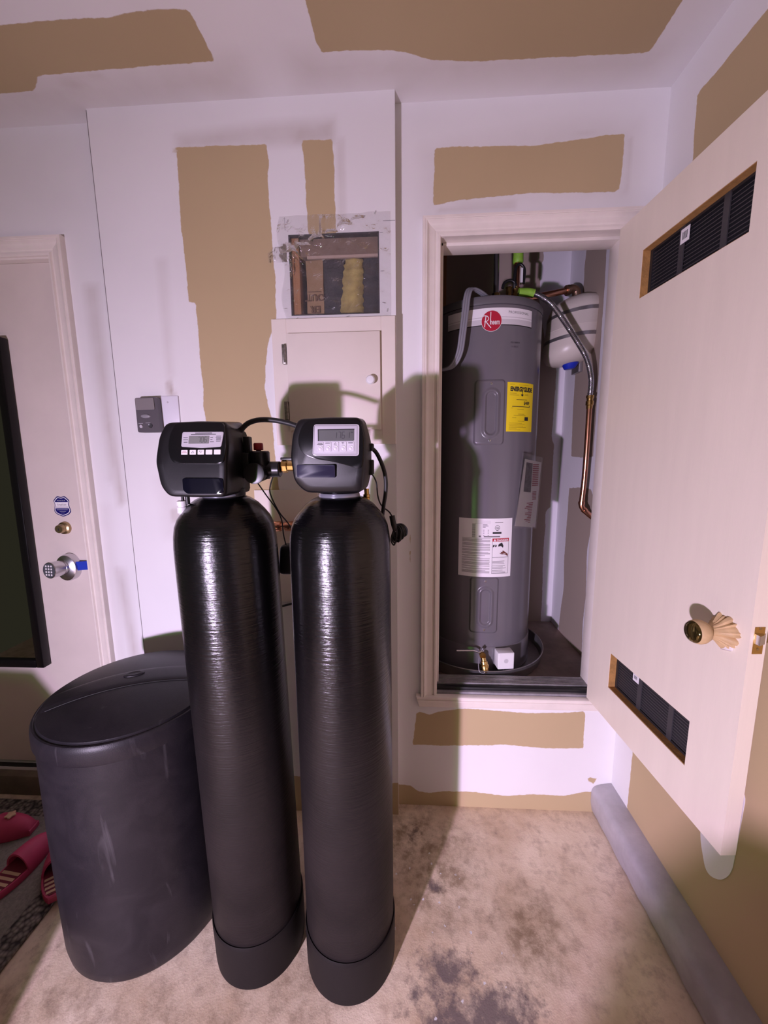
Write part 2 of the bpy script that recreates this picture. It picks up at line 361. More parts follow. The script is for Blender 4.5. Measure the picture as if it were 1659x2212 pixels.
def prism(poly, d0, d1, to3):
    """poly in (u,v); to3(u,v,d)"""
    n = len(poly); V = [to3(u, v, d0) for u, v in poly]+[to3(u, v, d1) for u, v in poly]
    return V, [tuple(range(n)), tuple(range(2*n-1, n-1, -1))]+[(i, (i+1) % n, n+(i+1) % n, n+i) for i in range(n)]
def loft(S):
    n = len(S[0]); V = [p for s in S for p in s]; F = []
    for i in range(len(S)-1):
        for j in range(n): F.append((i*n+j, i*n+(j+1) % n, (i+1)*n+(j+1) % n, (i+1)*n+j))
    return V, F+[tuple(range(n)), tuple(range((len(S)-1)*n, len(S)*n))]
def XZ(u, v, d): return (u, d, v)          # polygons facing -Y
def extr(profile, p0, p1, to3):
    n = len(profile); V = [to3(a, b, p0) for a, b in profile]+[to3(a, b, p1) for a, b in profile]
    return V, [tuple(range(n)), tuple(range(2*n-1, n-1, -1))]+[(i, (i+1) % n, n+(i+1) % n, n+i) for i in range(n)]
def text(s, size, fn, align='LEFT', bold=0.0, sx=1.0, shear=0.0):
    c = bpy.data.curves.new('tmp', 'FONT'); c.body = s; c.size = size; c.align_x = align; c.offset = bold; c.shear = shear; c.resolution_u = 3
    o = bpy.data.objects.new('tmp', c); COL.objects.link(o)
    dg = bpy.context.evaluated_depsgraph_get(); me = bpy.data.meshes.new_from_object(o.evaluated_get(dg))
    V = [fn(v.co.x*sx, v.co.y) for v in me.vertices]; F = [tuple(p.vertices) for p in me.polygons]
    bpy.data.objects.remove(o); bpy.data.curves.remove(c); bpy.data.meshes.remove(me); return V, F
def bars(R, fn, nsub=3):
    V, F = [], []
    for u0, u1, v0, v1 in R:
        for i in range(nsub):
            a = u0+(u1-u0)*i/nsub; b = u0+(u1-u0)*(i+1)/nsub; n = len(V)
            V += [fn(a, v0), fn(b, v0), fn(b, v1), fn(a, v1)]; F.append((n, n+1, n+2, n+3))
    return V, F
def seg7(s, w, h, fn, gap=0.35, t=0.16):
    T = {'0': 'abcdef', '1': 'bc', '6': 'acdefg', '7': 'abc'}; S = []
    for i, ch in enumerate(s):
        x = i*w*(1+gap); th = w*t; sk = 0.10
        seg = dict(a=(x+th, x+w-th, h-th, h), g=(x+th, x+w-th, h/2-th/2, h/2+th/2), d=(x+th, x+w-th, 0, th),
                   f=(x, x+th, h/2, h-th), e=(x, x+th, th, h/2), b=(x+w-th, x+w, h/2, h-th), c=(x+w-th, x+w, th, h/2))
        for k in T.get(ch, ''): S.append(seg[k])
    return bars(S, lambda u, v: fn(u+v*0.10, v), 1)
def fcurve(n, seed, amp):
    random.seed(seed); return [random.uniform(-amp, amp) for _ in range(n)]
def sdist(px, py, poly):
    P = np.array(poly, float); Q = np.roll(P, -1, axis=0); d = np.full(px.shape, 1e9); ins = np.zeros(px.shape, bool)
    for (ax, ay), (bx, by) in zip(P, Q):
        ex, ey = bx-ax, by-ay; t = np.clip(((px-ax)*ex+(py-ay)*ey)/(ex*ex+ey*ey+1e-12), 0, 1)
        d = np.minimum(d, np.hypot(px-ax-t*ex, py-ay-t*ey))
        c = (ay > py) != (by > py); ins ^= c & (px < (bx-ax)*(py-ay)/(by-ay+1e-12)+ax)
    return np.where(ins, d, -d)
def lines(a, b, step, extra=()):
    L = list(np.linspace(a, b, max(2, int(round((b-a)/step))+1)))
    for e in extra:
        i = int(np.argmin([abs(x-e) for x in L])); L[i] = e
    return sorted(set(L))
def slab(O, U, V, N, ul, vl, th, holes=(), polys=(), smears=(), blobs=None):
    """solid sheet: front face at O+uU+vV, back face th further along N; holes are (u0,u1,v0,v1)"""
    O, U, V, N = (np.array(x, float) for x in (O, U, V, N)); nu, nv = len(ul), len(vl)
    uu, vv = np.meshgrid(ul, vl, indexing='ij'); uf, vf = uu.ravel(), vv.ravel()
    pts = O+uf[:, None]*U+vf[:, None]*V; back = pts+N*th
    def hole(i, j):
        if i < 0 or j < 0 or i >= nu-1 or j >= nv-1: return True
        cu = (ul[i]+ul[i+1])/2; cv = (vl[j]+vl[j+1])/2
        return any(a < cu < b and c < cv < d for a, b, c, d in holes)
    H = [[hole(i, j) for j in range(-1, nv)] for i in range(-1, nu)]
    n = nu*nv; F = []; ix = lambda i, j: i*nv+j
    for i in range(nu-1):
        for j in range(nv-1):
            if H[i+1][j+1]: continue
            q = (ix(i, j), ix(i+1, j), ix(i+1, j+1), ix(i, j+1)); F.append(q)
            if H[i][j+1]: F.append((q[0], q[3], n+q[3], n+q[0]))
            if H[i+2][j+1]: F.append((q[1], q[2], n+q[2], n+q[1]))
            if H[i+1][j]: F.append((q[0], q[1], n+q[1], n+q[0]))
            if H[i+1][j+2]: F.append((q[3], q[2], n+q[2], n+q[3]))
    # coarse back
    ks = sorted({0, nu-1} | {min(range(nu), key=lambda k: abs(ul[k]-e)) for h in holes for e in h[:2]})
    kt = sorted({0, nv-1} | {min(range(nv), key=lambda k: abs(vl[k]-e)) for h in holes for e in h[2:]})
    for a, b in zip(ks, ks[1:]):
        for c, d in zip(kt, kt[1:]):
            cu = (ul[a]+ul[b])/2; cv = (vl[c]+vl[d])/2
            if not any(h[0] < cu < h[1] and h[2] < cv < h[3] for h in holes):
                F.append((n+ix(a, c), n+ix(b, c), n+ix(b, d), n+ix(a, d)))
    sd = np.full(uf.shape, -0.1); sm = np.zeros(uf.shape)
    for p in polys: sd = np.maximum(sd, sdist(uf, vf, p))
    for p, wd, st in smears: sm = np.maximum(sm, st*np.clip(0.5+sdist(uf, vf, p)/wd, 0, 1))
    at = {'sd': np.r_[np.clip(sd, -0.1, 0.1), np.full(n, -0.1)], 'smear': np.r_[sm, np.zeros(n)]}
    if blobs:
        for k, B in blobs.items():
            a = np.zeros(uf.shape)
            for x, y, rx, ry, s in B: a = np.maximum(a, s*np.clip(1.25-np.hypot((uf-x)/rx, (vf-y)/ry), 0, 1))
            at[k] = np.r_[a, np.zeros(n)]
    used = sorted({i for f in F for i in f}); mp = {o: i for i, o in enumerate(used)}
    A = np.vstack([pts, back])[used]
    return (A.tolist(), [tuple(mp[i] for i in f) for f in F]), {k: v[used] for k, v in at.items()}
def mslab(name, m, *a, parent=None, kind='structure', **k):
    VF, at = slab(*a, **k); return mk(name, VF, m, parent=parent, kind=kind, attrs=at, smooth=0)

X_, Y_, Z_ = (1, 0, 0), (0, 1, 0), (0, 0, 1)
CEIL = 2.44; RW = 0.785; BW = 1.346; BK = 1.30
# ------------------------------------------------------------------ setting: floor, ceiling, walls
OIL = [(0.10, 0.86, 0.10, 0.06, 1), (0.22, 0.78, 0.17, 0.07, 1), (0.12, 0.74, 0.14, 0.10, 1), (0.30, 0.80, 0.07, 0.05, .8), (0.10, 1.06, 0.05, 0.035, .75), (0.03, 1.22, 0.05, 0.05, .55), (0.02, .80, .03, .03, .8)]
BROWN = [(0.10, 1.08, 0.16, 0.15, .8), (0.36, 0.95, 0.12, 0.13, .85), (0.02, 1.2, 0.2, 0.14, .9), (-0.55, 0.70, 0.25, 0.08, .6), (-0.3, 0.80, 0.2, 0.1, .45), (-1.3, 1.1, .5, .4, .5), (-1.0, .72, .35, .1, .4)]
FLECK = [(0.02, 1.02, 0.20, 0.20, 1.2), (0.15, 0.85, 0.2, 0.15, 1.0), (-0.3, 0.9, .3, .2, .5)]
mslab('floor', M_FLOOR, (0, 0, 0), X_, Y_, (0, 0, -1), lines(-2.9, RW+0.1, 0.02), lines(-2.6, 1.40, 0.02), 0.1, blobs={'oil': OIL, 'brown': BROWN, 'fleck': FLECK})
C1 = [(-2.2, 1.02), (-1.0, 1.066), (-0.867, 1.064), (-0.72, 1.067), (-0.608, 1.057), (-0.517, 1.062), (-0.511, 1.187), (-0.695, 1.187), (-0.937, 1.191), (-1.027, 1.193), (-1.076, 1.234), (-1.189, 1.238), (-2.2, 1.25)]
C2 = [(-0.26, 0.2), (-0.233, 1.062), (-0.227, 1.183), (-0.139, 1.182), (-0.028, 1.190), (0.008, 1.197), (0.063, 1.219), (0.187, 1.233), (0.40, 1.236), (0.656, 1.240), (0.661, 1.22), (0.661, 0.2)]
mslab('ceiling', M_CEIL, (0, 0, CEIL), X_, Y_, (0, 0, 1), lines(-2.9, RW+0.1, 0.022), lines(-2.6, 1.40, 0.022), 0.1, polys=[C1, C2],
      smears=[([(-2, 1.19), (-.45, 1.19), (-.45, 1.3), (-2, 1.3)], .10, .35), ([(-.3, 1.18), (.7, 1.235), (.7, 1.30), (-.3, 1.28)], .09, .35), ([(-1.08, 1.2), (-.8, 1.19), (-.95, 1.25)], .03, .45)])
# wall facing the camera, right bay with the closet opening
K1 = [(0.092, 2.152), (0.092, 2.314), (0.25, 2.312), (0.40, 2.306), (0.58, 2.320), (0.660, 2.324), (0.662, 2.223), (0.656, 2.167), (0.385, 2.174), (0.178, 2.166)]
K2 = [(0.042, 0.405), (0.050, 0.408), (0.09, 0.395), (0.13, 0.41), (0.218, 0.424), (0.478, 0.410), (0.60, 0.418), (0.668, 0.425), (0.671, 0.272), (0.537, 0.266), (0.380, 0.277), (0.2, 0.266), (0.028, 0.265)]
K3 = [(-0.05, -0.05), (-0.05, 0.09), (0.02, 0.085), (0.05, 0.06), (0.089, 0.055), (0.15, 0.066), (0.269, 0.067), (0.387, 0.055), (0.494, 0.067), (0.610, 0.064), (0.69, 0.088), (0.80, 0.09), (0.80, -0.05)]
K4 = [(0.004, 1.12), (0.012, 1.14), (0.019, 1.10), (0.016, 1.02), (0.012, 0.98)]; K5 = [(0.69, 0.137), (0.70, 0.15), (0.73, 0.145), (0.72, 0.12)]
K6 = [(0.013, 1.095), (0.019, 1.095), (0.018, 1.055), (0.013, 1.055)]; K7 = [(0.013, 1.035), (0.020, 1.035), (0.018, 0.975), (0.012, 0.98)]
mslab('wall_back', M_WALL, (0, BW, 0), X_, Z_, Y_, lines(-0.03, RW+0.1, 0.012, (0.10, 0.718)), lines(0, CEIL, 0.012, (0.455, 2.078)), 0.11, holes=[(0.10, 0.718, 0.455, 2.078)],
      polys=[K1, K2, K3, K5, K6, K7, [(0.041, 2.026), (0.045, 2.034), (0.049, 2.027), (0.045, 2.02)]], smears=[([(0.06, 2.13), (0.70, 2.13), (0.70, 2.35), (0.5, 2.36), (0.06, 2.31)], .07, .22), ([(0.42, 2.32), (0.62, 2.325), (0.55, 2.335)], .02, .5), ([(0.1, 2.13), (0.35, 2.13), (0.35, 2.165), (0.1, 2.15)], .02, .4), ([(0.665, 2.16), (0.69, 2.16), (0.69, 2.32), (0.665, 2.32)], .02, .35)])
# furred-out bay behind the softeners
B1 = [(-0.721, 2.318), (-0.70, 2.322), (-0.42, 2.316), (-0.414, 2.27), (-0.420, 2.23), (-0.418, 2.125), (-0.416, 2.017), (-0.411, 1.943), (-0.414, 1.831), (-0.417, 1.812), (-0.444, 1.744), (-0.457, 1.672), (-0.465, 1.598), (-0.455, 1.538), (-0.445, 1.50), (-0.44, 1.35), (-0.43, 1.22), (-0.45, 1.14), (-0.673, 1.10), (-0.673, 1.504), (-0.678, 1.557), (-0.674, 1.62), (-0.677, 1.713), (-0.677, 1.871), (-0.700, 1.874), (-0.703, 2.003), (-0.707, 2.111), (-0.703, 2.230), (-0.702, 2.306), (-0.721, 2.308)]
B2 = [(-0.311, 2.320), (-0.215, 2.319), (-0.214, 2.221), (-0.211, 2.0), (-0.295, 2.0), (-0.301, 2.085), (-0.303, 2.225)]
B3 = [(-0.99, -0.05), (-0.99, 0.14), (-0.6, 0.16), (-0.38, 0.15), (-0.2, 0.12), (-0.02, 0.14), (-0.02, -0.05)]
mslab('wall_middle', M_WALL, (0, BK, 0), X_, Z_, Y_, lines(-0.978, -0.028, 0.012, (-0.364, -0.079)), lines(0, CEIL, 0.012, (1.823, 2.062)), 0.16, holes=[(-0.364, -0.079, 1.823, 2.062)],
      polys=[B1, B2, B3], smears=[([(-0.70, 2.31), (-0.21, 2.31), (-0.21, 2.372), (-0.41, 2.372), (-0.70, 2.352)], .035, .42), ([(-0.34, 2.31), (-0.21, 2.31), (-0.21, 2.37), (-0.34, 2.36)], .03, .5), ([(-0.205, 2.1), (-0.18, 2.1), (-0.18, 2.32), (-0.205, 2.32)], .015, .3), ([(-0.79, 2.0), (-0.77, 2.0), (-0.78, 1.65), (-0.79, 1.65)], .04, .35), ([(-0.86, 1.3), (-0.80, 1.3), (-0.80, 1.1), (-0.85, 1.1)], .06, .22), ([(-0.795, 1.585), (-0.775, 1.585), (-0.79, 1.64), (-0.80, 1.62)], .012, .9), ([(-0.83, 1.2), (-0.79, 1.2), (-0.79, 1.14), (-0.83, 1.15)], .015, .5)])
mslab('wall_left', M_WALL, (0, 1.35, 0), X_, Z_, Y_, lines(-2.9, -0.978, 0.016, (-2.03, -1.195)), lines(0, CEIL, 0.016, (0.10, 2.052)), 0.11, holes=[(-2.03, -1.195, 0.10, 2.052)],
      smears=[([(-1.08, 1.95), (-1.05, 1.95), (-1.04, 1.35), (-1.07, 1.3)], .05, .60), ([(-1.07, 1.5), (-1.045, 1.52), (-1.03, 1.22), (-1.05, 1.2)], .03, .7), ([(-1.10, 0.97), (-1.06, 0.95), (-1.04, 0.6), (-1.07, 0.6)], .04, .60), ([(-1.13, 1.2), (-1.09, 1.2), (-1.1, .5), (-1.13, .5)], .05, .2)])
R1 = [(-0.6, 2.33), (1.023, 2.322), (1.228, 2.325), (1.222, 2.17), (1.24, 1.9), (1.24, 0.0), (-0.6, 0.0)]
mslab('wall_right', M_WALL, (RW, 0, 0), Y_, Z_, X_, lines(-2.6, 1.346, 0.016), lines(0, CEIL, 0.016), 0.1, polys=[[p for p in R1]],
      smears=[])
# white repair patch on the right wall below the door end
mk('wall_patch', prism(rounded([(0.938, 0.60), (0.932, 0.36), (0.900, 0.285), (0.858, 0.315), (0.832, 0.37), (0.825, 0.60)], 0.03), RW-0.0015, RW+0.002, lambda u, v, d: (d, u, v)), mat('white_repair_mud', MUD, 0.75, var=0.06), parent=bpy.data.objects['wall_right'])
# curb along the foot of the right wall, concrete stem under the entry door
CP = [(0.722, 0.0), (0.713, 0.05), (0.712, 0.095), (0.722, 0.114), (0.755, 0.124), (0.80, 0.130), (0.80, 0.0)]
def curb_mesh():
    ys = list(np.linspace(1.345, -2.6, 120)); random.seed(3); S = []
    for y in ys:
        j = random.uniform(-.002, .002); S.append([(x+j*(1 if i < 5 else 0), y, z) for i, (x, z) in enumerate(rounded(CP[:6], .01, 2)+[CP[6]])])
    return loft(S)
struct('trim_1', curb_mesh(), M_CURB)['label'] = 'grey painted concrete curb along the foot of the right wall'
struct('trim_2', box(-2.9, -0.978, 1.318, 1.46, 0, 0.088, .004), M_STEM)['label'] = 'brown concrete stem wall under the entry door'

# ------------------------------------------------------------------ closet interior
cl = [(0.660, 2.44), (0.665, 2.345), (0.671, 2.304), (0.661, 2.283), (0.657, 2.12), (0.70, 1.9), (0.757, 1.787), (0.752, 1.454), (0.765, 1.416), (0.764, 1.096), (0.742, 1.076), (0.740, 0.817), (0.745, 0.577), (0.745, 0.47)]
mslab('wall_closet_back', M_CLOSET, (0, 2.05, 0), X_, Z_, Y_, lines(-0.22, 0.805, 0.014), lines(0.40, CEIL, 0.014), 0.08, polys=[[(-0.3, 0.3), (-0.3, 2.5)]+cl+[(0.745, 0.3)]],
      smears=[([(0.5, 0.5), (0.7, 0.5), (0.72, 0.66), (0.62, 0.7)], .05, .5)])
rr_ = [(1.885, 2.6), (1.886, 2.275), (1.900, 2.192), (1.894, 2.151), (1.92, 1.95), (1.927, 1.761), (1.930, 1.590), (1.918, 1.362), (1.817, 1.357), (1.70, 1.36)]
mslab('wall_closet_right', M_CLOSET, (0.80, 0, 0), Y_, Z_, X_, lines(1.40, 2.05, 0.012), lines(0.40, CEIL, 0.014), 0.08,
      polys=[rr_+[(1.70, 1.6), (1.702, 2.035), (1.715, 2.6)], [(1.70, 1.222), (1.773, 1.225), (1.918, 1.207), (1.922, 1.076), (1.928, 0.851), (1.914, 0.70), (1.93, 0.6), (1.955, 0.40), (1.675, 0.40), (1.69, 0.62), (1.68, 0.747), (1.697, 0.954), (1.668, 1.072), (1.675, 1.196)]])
mslab('wall_closet_left', mat('painted_closet_shade', (0.045, 0.032, 0.024), 0.8, var=.4, vscale=9), (-0.14, 0, 0), Y_, Z_, (-1, 0, 0), lines(1.44, 2.05, 0.03), lines(0.40, CEIL, 0.03), 0.08, polys=[[(1.3, .3), (1.3, 2.5), (2.2, 2.5), (2.2, .3)]])  # closet shade put into this wall's dark colour
struct('floor_closet', box(-0.2, 0.86, 1.456, 2.1, 0.40, 0.462), M_CFLOOR)
struct('ceiling_closet', box(-0.2, 0.86, 1.456, 2.1, CEIL, CEIL+.06), M_CEIL)
struct('trim_3', box(0.128, 0.20, 2.0, 2.05, 0.46, CEIL), M_STUD)['label'] = 'dark wooden post at the back left of the closet'

# closet opening: jambs, stops, casing, sill
j = struct('trim_4', join(box(0.10, 0.118, BW-0.002, 1.456, 0.463, 2.078), box(0.118, 0.128, 1.385, 1.448, 0.50, 2.064, .002)), M_CASING)
struct('trim_5', join(box(0.10, 0.718, BW-0.002, 1.456, 2.064, 2.078), box(0.118, 0.700, 1.385, 1.448, 2.053, 2.064, .002)), M_CASING)
struct('trim_6', join(box(0.700, 0.718, BW-0.002, 1.456, 0.463, 2.078), box(0.689, 0.700, 1.385, 1.448, 0.50, 2.064, .002)), M_CASING)
PROF = [(0, 0), (0, .009), (.002, .0115), (.008, .012), (.0095, .0085), (.011, .0065), (.0165, .0065), (.018, .0085), (.021, .0095), (.032, .0105), (.040, .014), (.043, .019), (.0465, .020), (.0485, .018), (.050, .020), (.0565, .020), (.058, .016), (.058, 0)]
def head_casing(x0, x1, z_in, y):
    n = len(PROF); V = [(x0-a, y-d, z_in+a) for a, d in PROF]+[(x1+a, y-d, z_in+a) for a, d in PROF]
    return V, [tuple(range(n)), tuple(range(2*n-1, n-1, -1))]+[(i, (i+1) % n, n+(i+1) % n, n+i) for i in range(n)]
def side_casing(x_in, sgn, y, z0, z_in):
    n = len(PROF); V = [(x_in+sgn*a, y-d, z0) for a, d in PROF]+[(x_in+sgn*a, y-d, z_in+a) for a, d in PROF]
    return V, [tuple(range(n)), tuple(range(2*n-1, n-1, -1))]+[(i, (i+1) % n, n+(i+1) % n, n+i) for i in range(n)]
struct('trim_7', side_casing(0.115, -1, BW, 0.480, 2.058), M_CASING)
struct('trim_8', head_casing(0.115, 0.704, 2.058, BW), M_CASING)
struct('trim_9', side_casing(0.704, 1, BW, 0.480, 2.058), M_CASING)
SP = [(0, 0), (0, .016), (.003, .020), (.010, .020), (.0115, .016), (.013, .0145), (.017, .0145), (.0185, .0175), (.024, .0175), (.026, .012), (.036, .0095), (.044, .0105), (.050, .008), (.052, 0)]
struct('trim_10', loft([[(0.040+a*.25, BW-d, 0.482-a) for a, d in SP], [(0.77, BW-d, 0.482-a) for a, d in SP]]), M_CASING)
th = thing('door_threshold', (0.387, 1.40, 0.462), 'ridged aluminium threshold with a black rubber strip across the closet opening', 'threshold')
mk('sill_board', box(0.118, 0.700, 1.348, 1.442, 0.4625, 0.490, .002), mat('grey_worn_paint', (0.33, 0.31, 0.33), 0.6, var=0.4, vscale=25), th)
mk('rubber_strip', box(0.118, 0.700, 1.358, 1.378, 0.4902, 0.503, .004), M_RUBBER, th)
rid = [box(0.118, 0.700, 1.380, 1.440, 0.4902, 0.502)]+[box(0.118, 0.700, 1.382+i*.0083, 1.382+i*.0083+.005, 0.502, 0.507, .001, 1) for i in range(7)]
mk('aluminium_saddle', join(*rid), M_ALU, th)

# ------------------------------------------------------------------ closet door (open towards the camera)
HX, HY = 0.663, 1.338; du = Vector((0.034, -0.567, 0)).normalized()
d2 = bpy.data.objects.new('door_2', None); COL.objects.link(d2); d2['kind'] = 'structure'; d2['label'] = 'cream closet door standing open with two dark vent openings'
d2.matrix_world = Matrix(((du.x, -du.y, 0, HX), (du.y, du.x, 0, HY), (0, 0, 1, 0.0), (0, 0, 0, 1))); WO['door_2'] = np.zeros(3)
DT = 0.034
HU = (0.121, 0.455, 1.812, 1.940); HL = (0.123, 0.450, 0.608, 0.728)
VFd, atd = slab((0, 0, 0), X_, Z_, (0, 1, 0), sorted([0.004, 0.568, 0.3]+[HU[0], HU[1], HL[0], HL[1]]), sorted([0.490, 2.056, 1.2, HU[2], HU[3], HL[2], HL[3]]), DT, holes=[HU, HL])
mk('door_leaf', VFd, M_DOOR, d2, smooth=0)
def vent(hole, parent):
    a, b, c, d = hole
    fr = mk('wooden_frame', join(box(a, a+.0015, .0015, DT-.002, c, d), box(b-.0015, b, .0015, DT-.002, c, d), box(a, b, .0015, DT-.002, c, c+.0015), box(a, b, .0015, DT-.002, d-.0015, d)), M_WOOD, parent, smooth=0)
    fr['label'] = 'raw brown wooden edges inside the vent cut-out'
    gr = mk('vent_grille', box(a-.015, b+.015, DT, DT+.004, c-.015, d+.015), M_VENT, parent, smooth=0)
    mk('grille_rim', join(box(a+.002, a+.012, DT-.012, DT-.0005, c+.002, d-.002), box(b-.012, b-.002, DT-.012, DT-.0005, c+.002, d-.002), box(a+.012, b-.012, DT-.012, DT-.0005, c+.002, c+.008), box(a+.012, b-.012, DT-.012, DT-.0005, d-.008, d-.002)), M_VENT, gr, smooth=0)
    me = None; n = 12; hh = (d-c-.018)/n
    for i in range(n):
        z = c+.009+hh*(i+.5)
        VF = xf(box(a+.012, b-.012, -.0045, .0045, -.0012, .0012), lambda x, y, z_: (x, y*.8-z_*.0, z_+y*.55))
        if me is None:
            o = mk('slat', xf(VF, lambda x, y, z_: (x, y+DT-.006, z_)), M_VENT2, gr, smooth=0); me = o.data
        else:
            o = bpy.data.objects.new('slat', me); COL.objects.link(o); o.parent = gr
        o.location = (0, 0, z)
    for f in (.36, .74):
        x = a+(b-a)*f; mk('cross_bar', box(x-.008, x+.008, DT-.013, DT-.010, c+.003, d-.003), M_VENT2, gr, smooth=0)
    return gr
g1 = vent(HU, d2); g2 = vent(HL, d2)
def sticker(g, u0, u1, z0, z1):
    s = mk('price_sticker', box(u0, u1, DT-.0155, DT-.0145, z0, z1), M_PAPER, g, smooth=0)
    B = []; u = u0+.006
    while u < u1-.006:
        wdt = random.choice([.0008, .0014, .002]); B.append((u, u+wdt, z0+.008, z1-.008)); u += wdt+random.choice([.001, .0016])
    mk('barcode', bars(B, lambda a_, b_: (a_, DT-.0158, b_), 1), M_INK, g, smooth=0)
sticker(g1, 0.240, 0.268, 1.894, 1.928); sticker(g2, 0.212, 0.238, 0.690, 0.716)
# knob wrapped with tan tape, latch plate and bolt on the free edge
def wrinkle(prof, o, ax, n=60, amp=.0016, seed=2):
    V, F = lathe(prof, o, ax, n); random.seed(seed); ph = [random.uniform(0, 6) for _ in range(4)]; O = Vector(o); A = Vector(ax)
    out = []
    for p in V:
        p = Vector(p); r = p-O; h = r.dot(A); q = r-A*h; l = q.length
        if l > 1e-5:
            an = math.atan2(q.z, q.x); k = sum(math.sin(an*f+ph[i]) for i, f in enumerate((7, 11, 16, 23)))/4
            p = O+A*h+q*(1+k*amp/.02*max(0, 1-h/.045)*1.6)
        out.append(p)
    return out, F
KN = (0.512, 0, 0.990)
mk('knob_rosette', wrinkle([(0, 0), (.034, 0), (.033, .006), (.027, .013), (.019, .022), (.0145, .032), (.0145, .040)], KN, (0, -1, 0), amp=.0035), M_TAPE, d2)['label'] = 'tan masking tape bunched around the knob base'
kb = mk('door_knob', lathe([(.0145, .038), (.021, .043), (.0255, .052), (.0265, .060), (.0245, .068), (.021, .072), (0, .074)], KN, (0, -1, 0), 40), M_TAPE, d2)
kb['label'] = 'round door knob wrapped in tan tape with a dark brass face'
mk('knob_face', lathe([(.0235, .0695), (.0215, .0735), (.016, .0765), (0, .079)], KN, (0, -1, 0), 40), M_DARKBRASS, kb)
mk('tape_scrap', xf(box(-.016, .012, -.0035, -.001, -.012, .010, .003), lambda x, y, z: (KN[0]+x+.012, y, KN[2]-.028+z*.8+x*.3)), mat('clear_tape_scrap', (0.8, 0.74, 0.72), 0.3), d2)
b2 = mk('door_knob', lathe([(.030, 0), (.030, .006), (.014, .012), (.0135, .03), (.024, .042), (.0255, .055), (.02, .066), (0, .068)], (0.512, DT, 0.990), (0, 1, 0), 32), M_OLDBRASS, d2)
b2['label'] = 'brass knob on the far side of the closet door'
lp = mk('latch_plate', box(0.568, 0.5695, .0065, .0275, 0.968, 1.026, .0005, 1), M_BRASS, d2)
mk('latch_bolt', prism([(.009, 0.991), (.026, 0.991), (.026, 1.011), (.009, 1.011)], 0.5695, 0.580, lambda u, v, d: (d - (0.007 if u > .02 and d > .575 else 0), u, v)), M_CHROME, lp, smooth=0)
for z in (0.979, 1.023): mk('plate_screw', lathe([(.003, 0), (.0028, .0008), (0, .001)], (0.5695, .017, z), (1, 0, 0), 12), M_OLDBRASS, lp)
for z in (0.68, 1.25, 1.88): mk('hinge', lathe([(.006, -.045), (.006, .045)], (0.001, DT+.005, z), (0, 0, 1), 12), M_OLDBRASS, d2)

# ------------------------------------------------------------------ entry door on the left
d1 = mk('door_1', box(-2.02, -1.200, 1.372, 1.415, 0.112, 2.046, .002, 1), M_DOOR1, kind='structure'); d1['label'] = 'off-white entry door with brass deadbolt and silver keypad lock'
struct('trim_11', side_casing(-1.196, 1, 1.35, 0.088, 2.052), M_CASING)
struct('trim_12', head_casing(-2.03, -1.196, 2.052, 1.35), M_CASING)
struct('trim_13', side_casing(-2.03, -1, 1.35, 0.088, 2.052), M_CASING)
struct('trim_14', join(box(-1.2, -1.188, 1.349, 1.458, 0.10, 2.052), box(-2.04, -2.028, 1.349, 1.458, 0.10, 2.052), box(-2.04, -1.188, 1.349, 1.458, 2.046, 2.058)), M_CASING)
struct('trim_15', box(-2.03, -1.2, 1.352, 1.372, 0.0885, 0.104, .003), M_RUBBER)['label'] = 'black weatherstrip under the entry door'
DF = 1.372
db = mk('deadbolt', lathe([(0, 0), (.0245, 0), (.0245, .003), (.0225, .010), (.0165, .013), (.0155, .028), (.0145, .030), (0, .030)], (-1.292, DF, 1.115), (0, -1, 0), 36), M_OLDBRASS, d1)
mk('key_slot', box(-1.2935, -1.2905, DF-.0308, DF-.0299, 1.109, 1.118), M_INK, db)
ro = mk('lock_rosette', loft([[(-1.288+r*math.cos(t)*.042, y, .964+r*math.sin(t)*.052) for t in np.linspace(0, 2*math.pi, 40, endpoint=False)] for r, y in ((1, DF+.0005), (1, DF-.016), (.94, DF-.026), (.6, DF-.034))]), M_CHROME, d1)
ax = Vector((-.16, -1.0, .06)).normalized()
kp = mk('keypad_barrel', lathe([(.028, .018), (.0285, .040), (.027, .041), (.027, .043), (.0290, .044), (.0300, .080), (.0285, .082), (0, .082)], (-1.288, DF, .966), tuple(ax), 40), M_CHROME, d1)
u_, v_, _ = frame(ax); O_ = Vector((-1.288, DF, .966))+ax*.0822
mk('keypad_face', lathe([(.0275, 0), (.027, .0007), (0, .0007)], tuple(O_), tuple(ax), 32), mat('keypad_dark', (0.07, 0.075, 0.085), 0.35), kp)
ex = (Vector((1, 0, 0))-ax*ax.x).normalized(); ez = ex.cross(ax); ez = ez if ez.z > 0 else -ez
for r_ in range(4):
    for c_ in range(3):
        p = O_+ex*((c_-1)*.0120)+ez*((1.5-r_)*.0108)+ax*.0006
        mk('key', lathe([(.0038, 0), (.0034, .0007), (0, .0009)], tuple(p), tuple(ax), 10), M_WHITE, kp)
mk('blue_tape', xf(box(-1.262, -1.196, -.001, .001, 0.953, 0.987), lambda x, y, z: (x, DF-.002-(.020 if x < -1.25 else 0)+y, z)), M_BLUETAPE, d1, smooth=0)
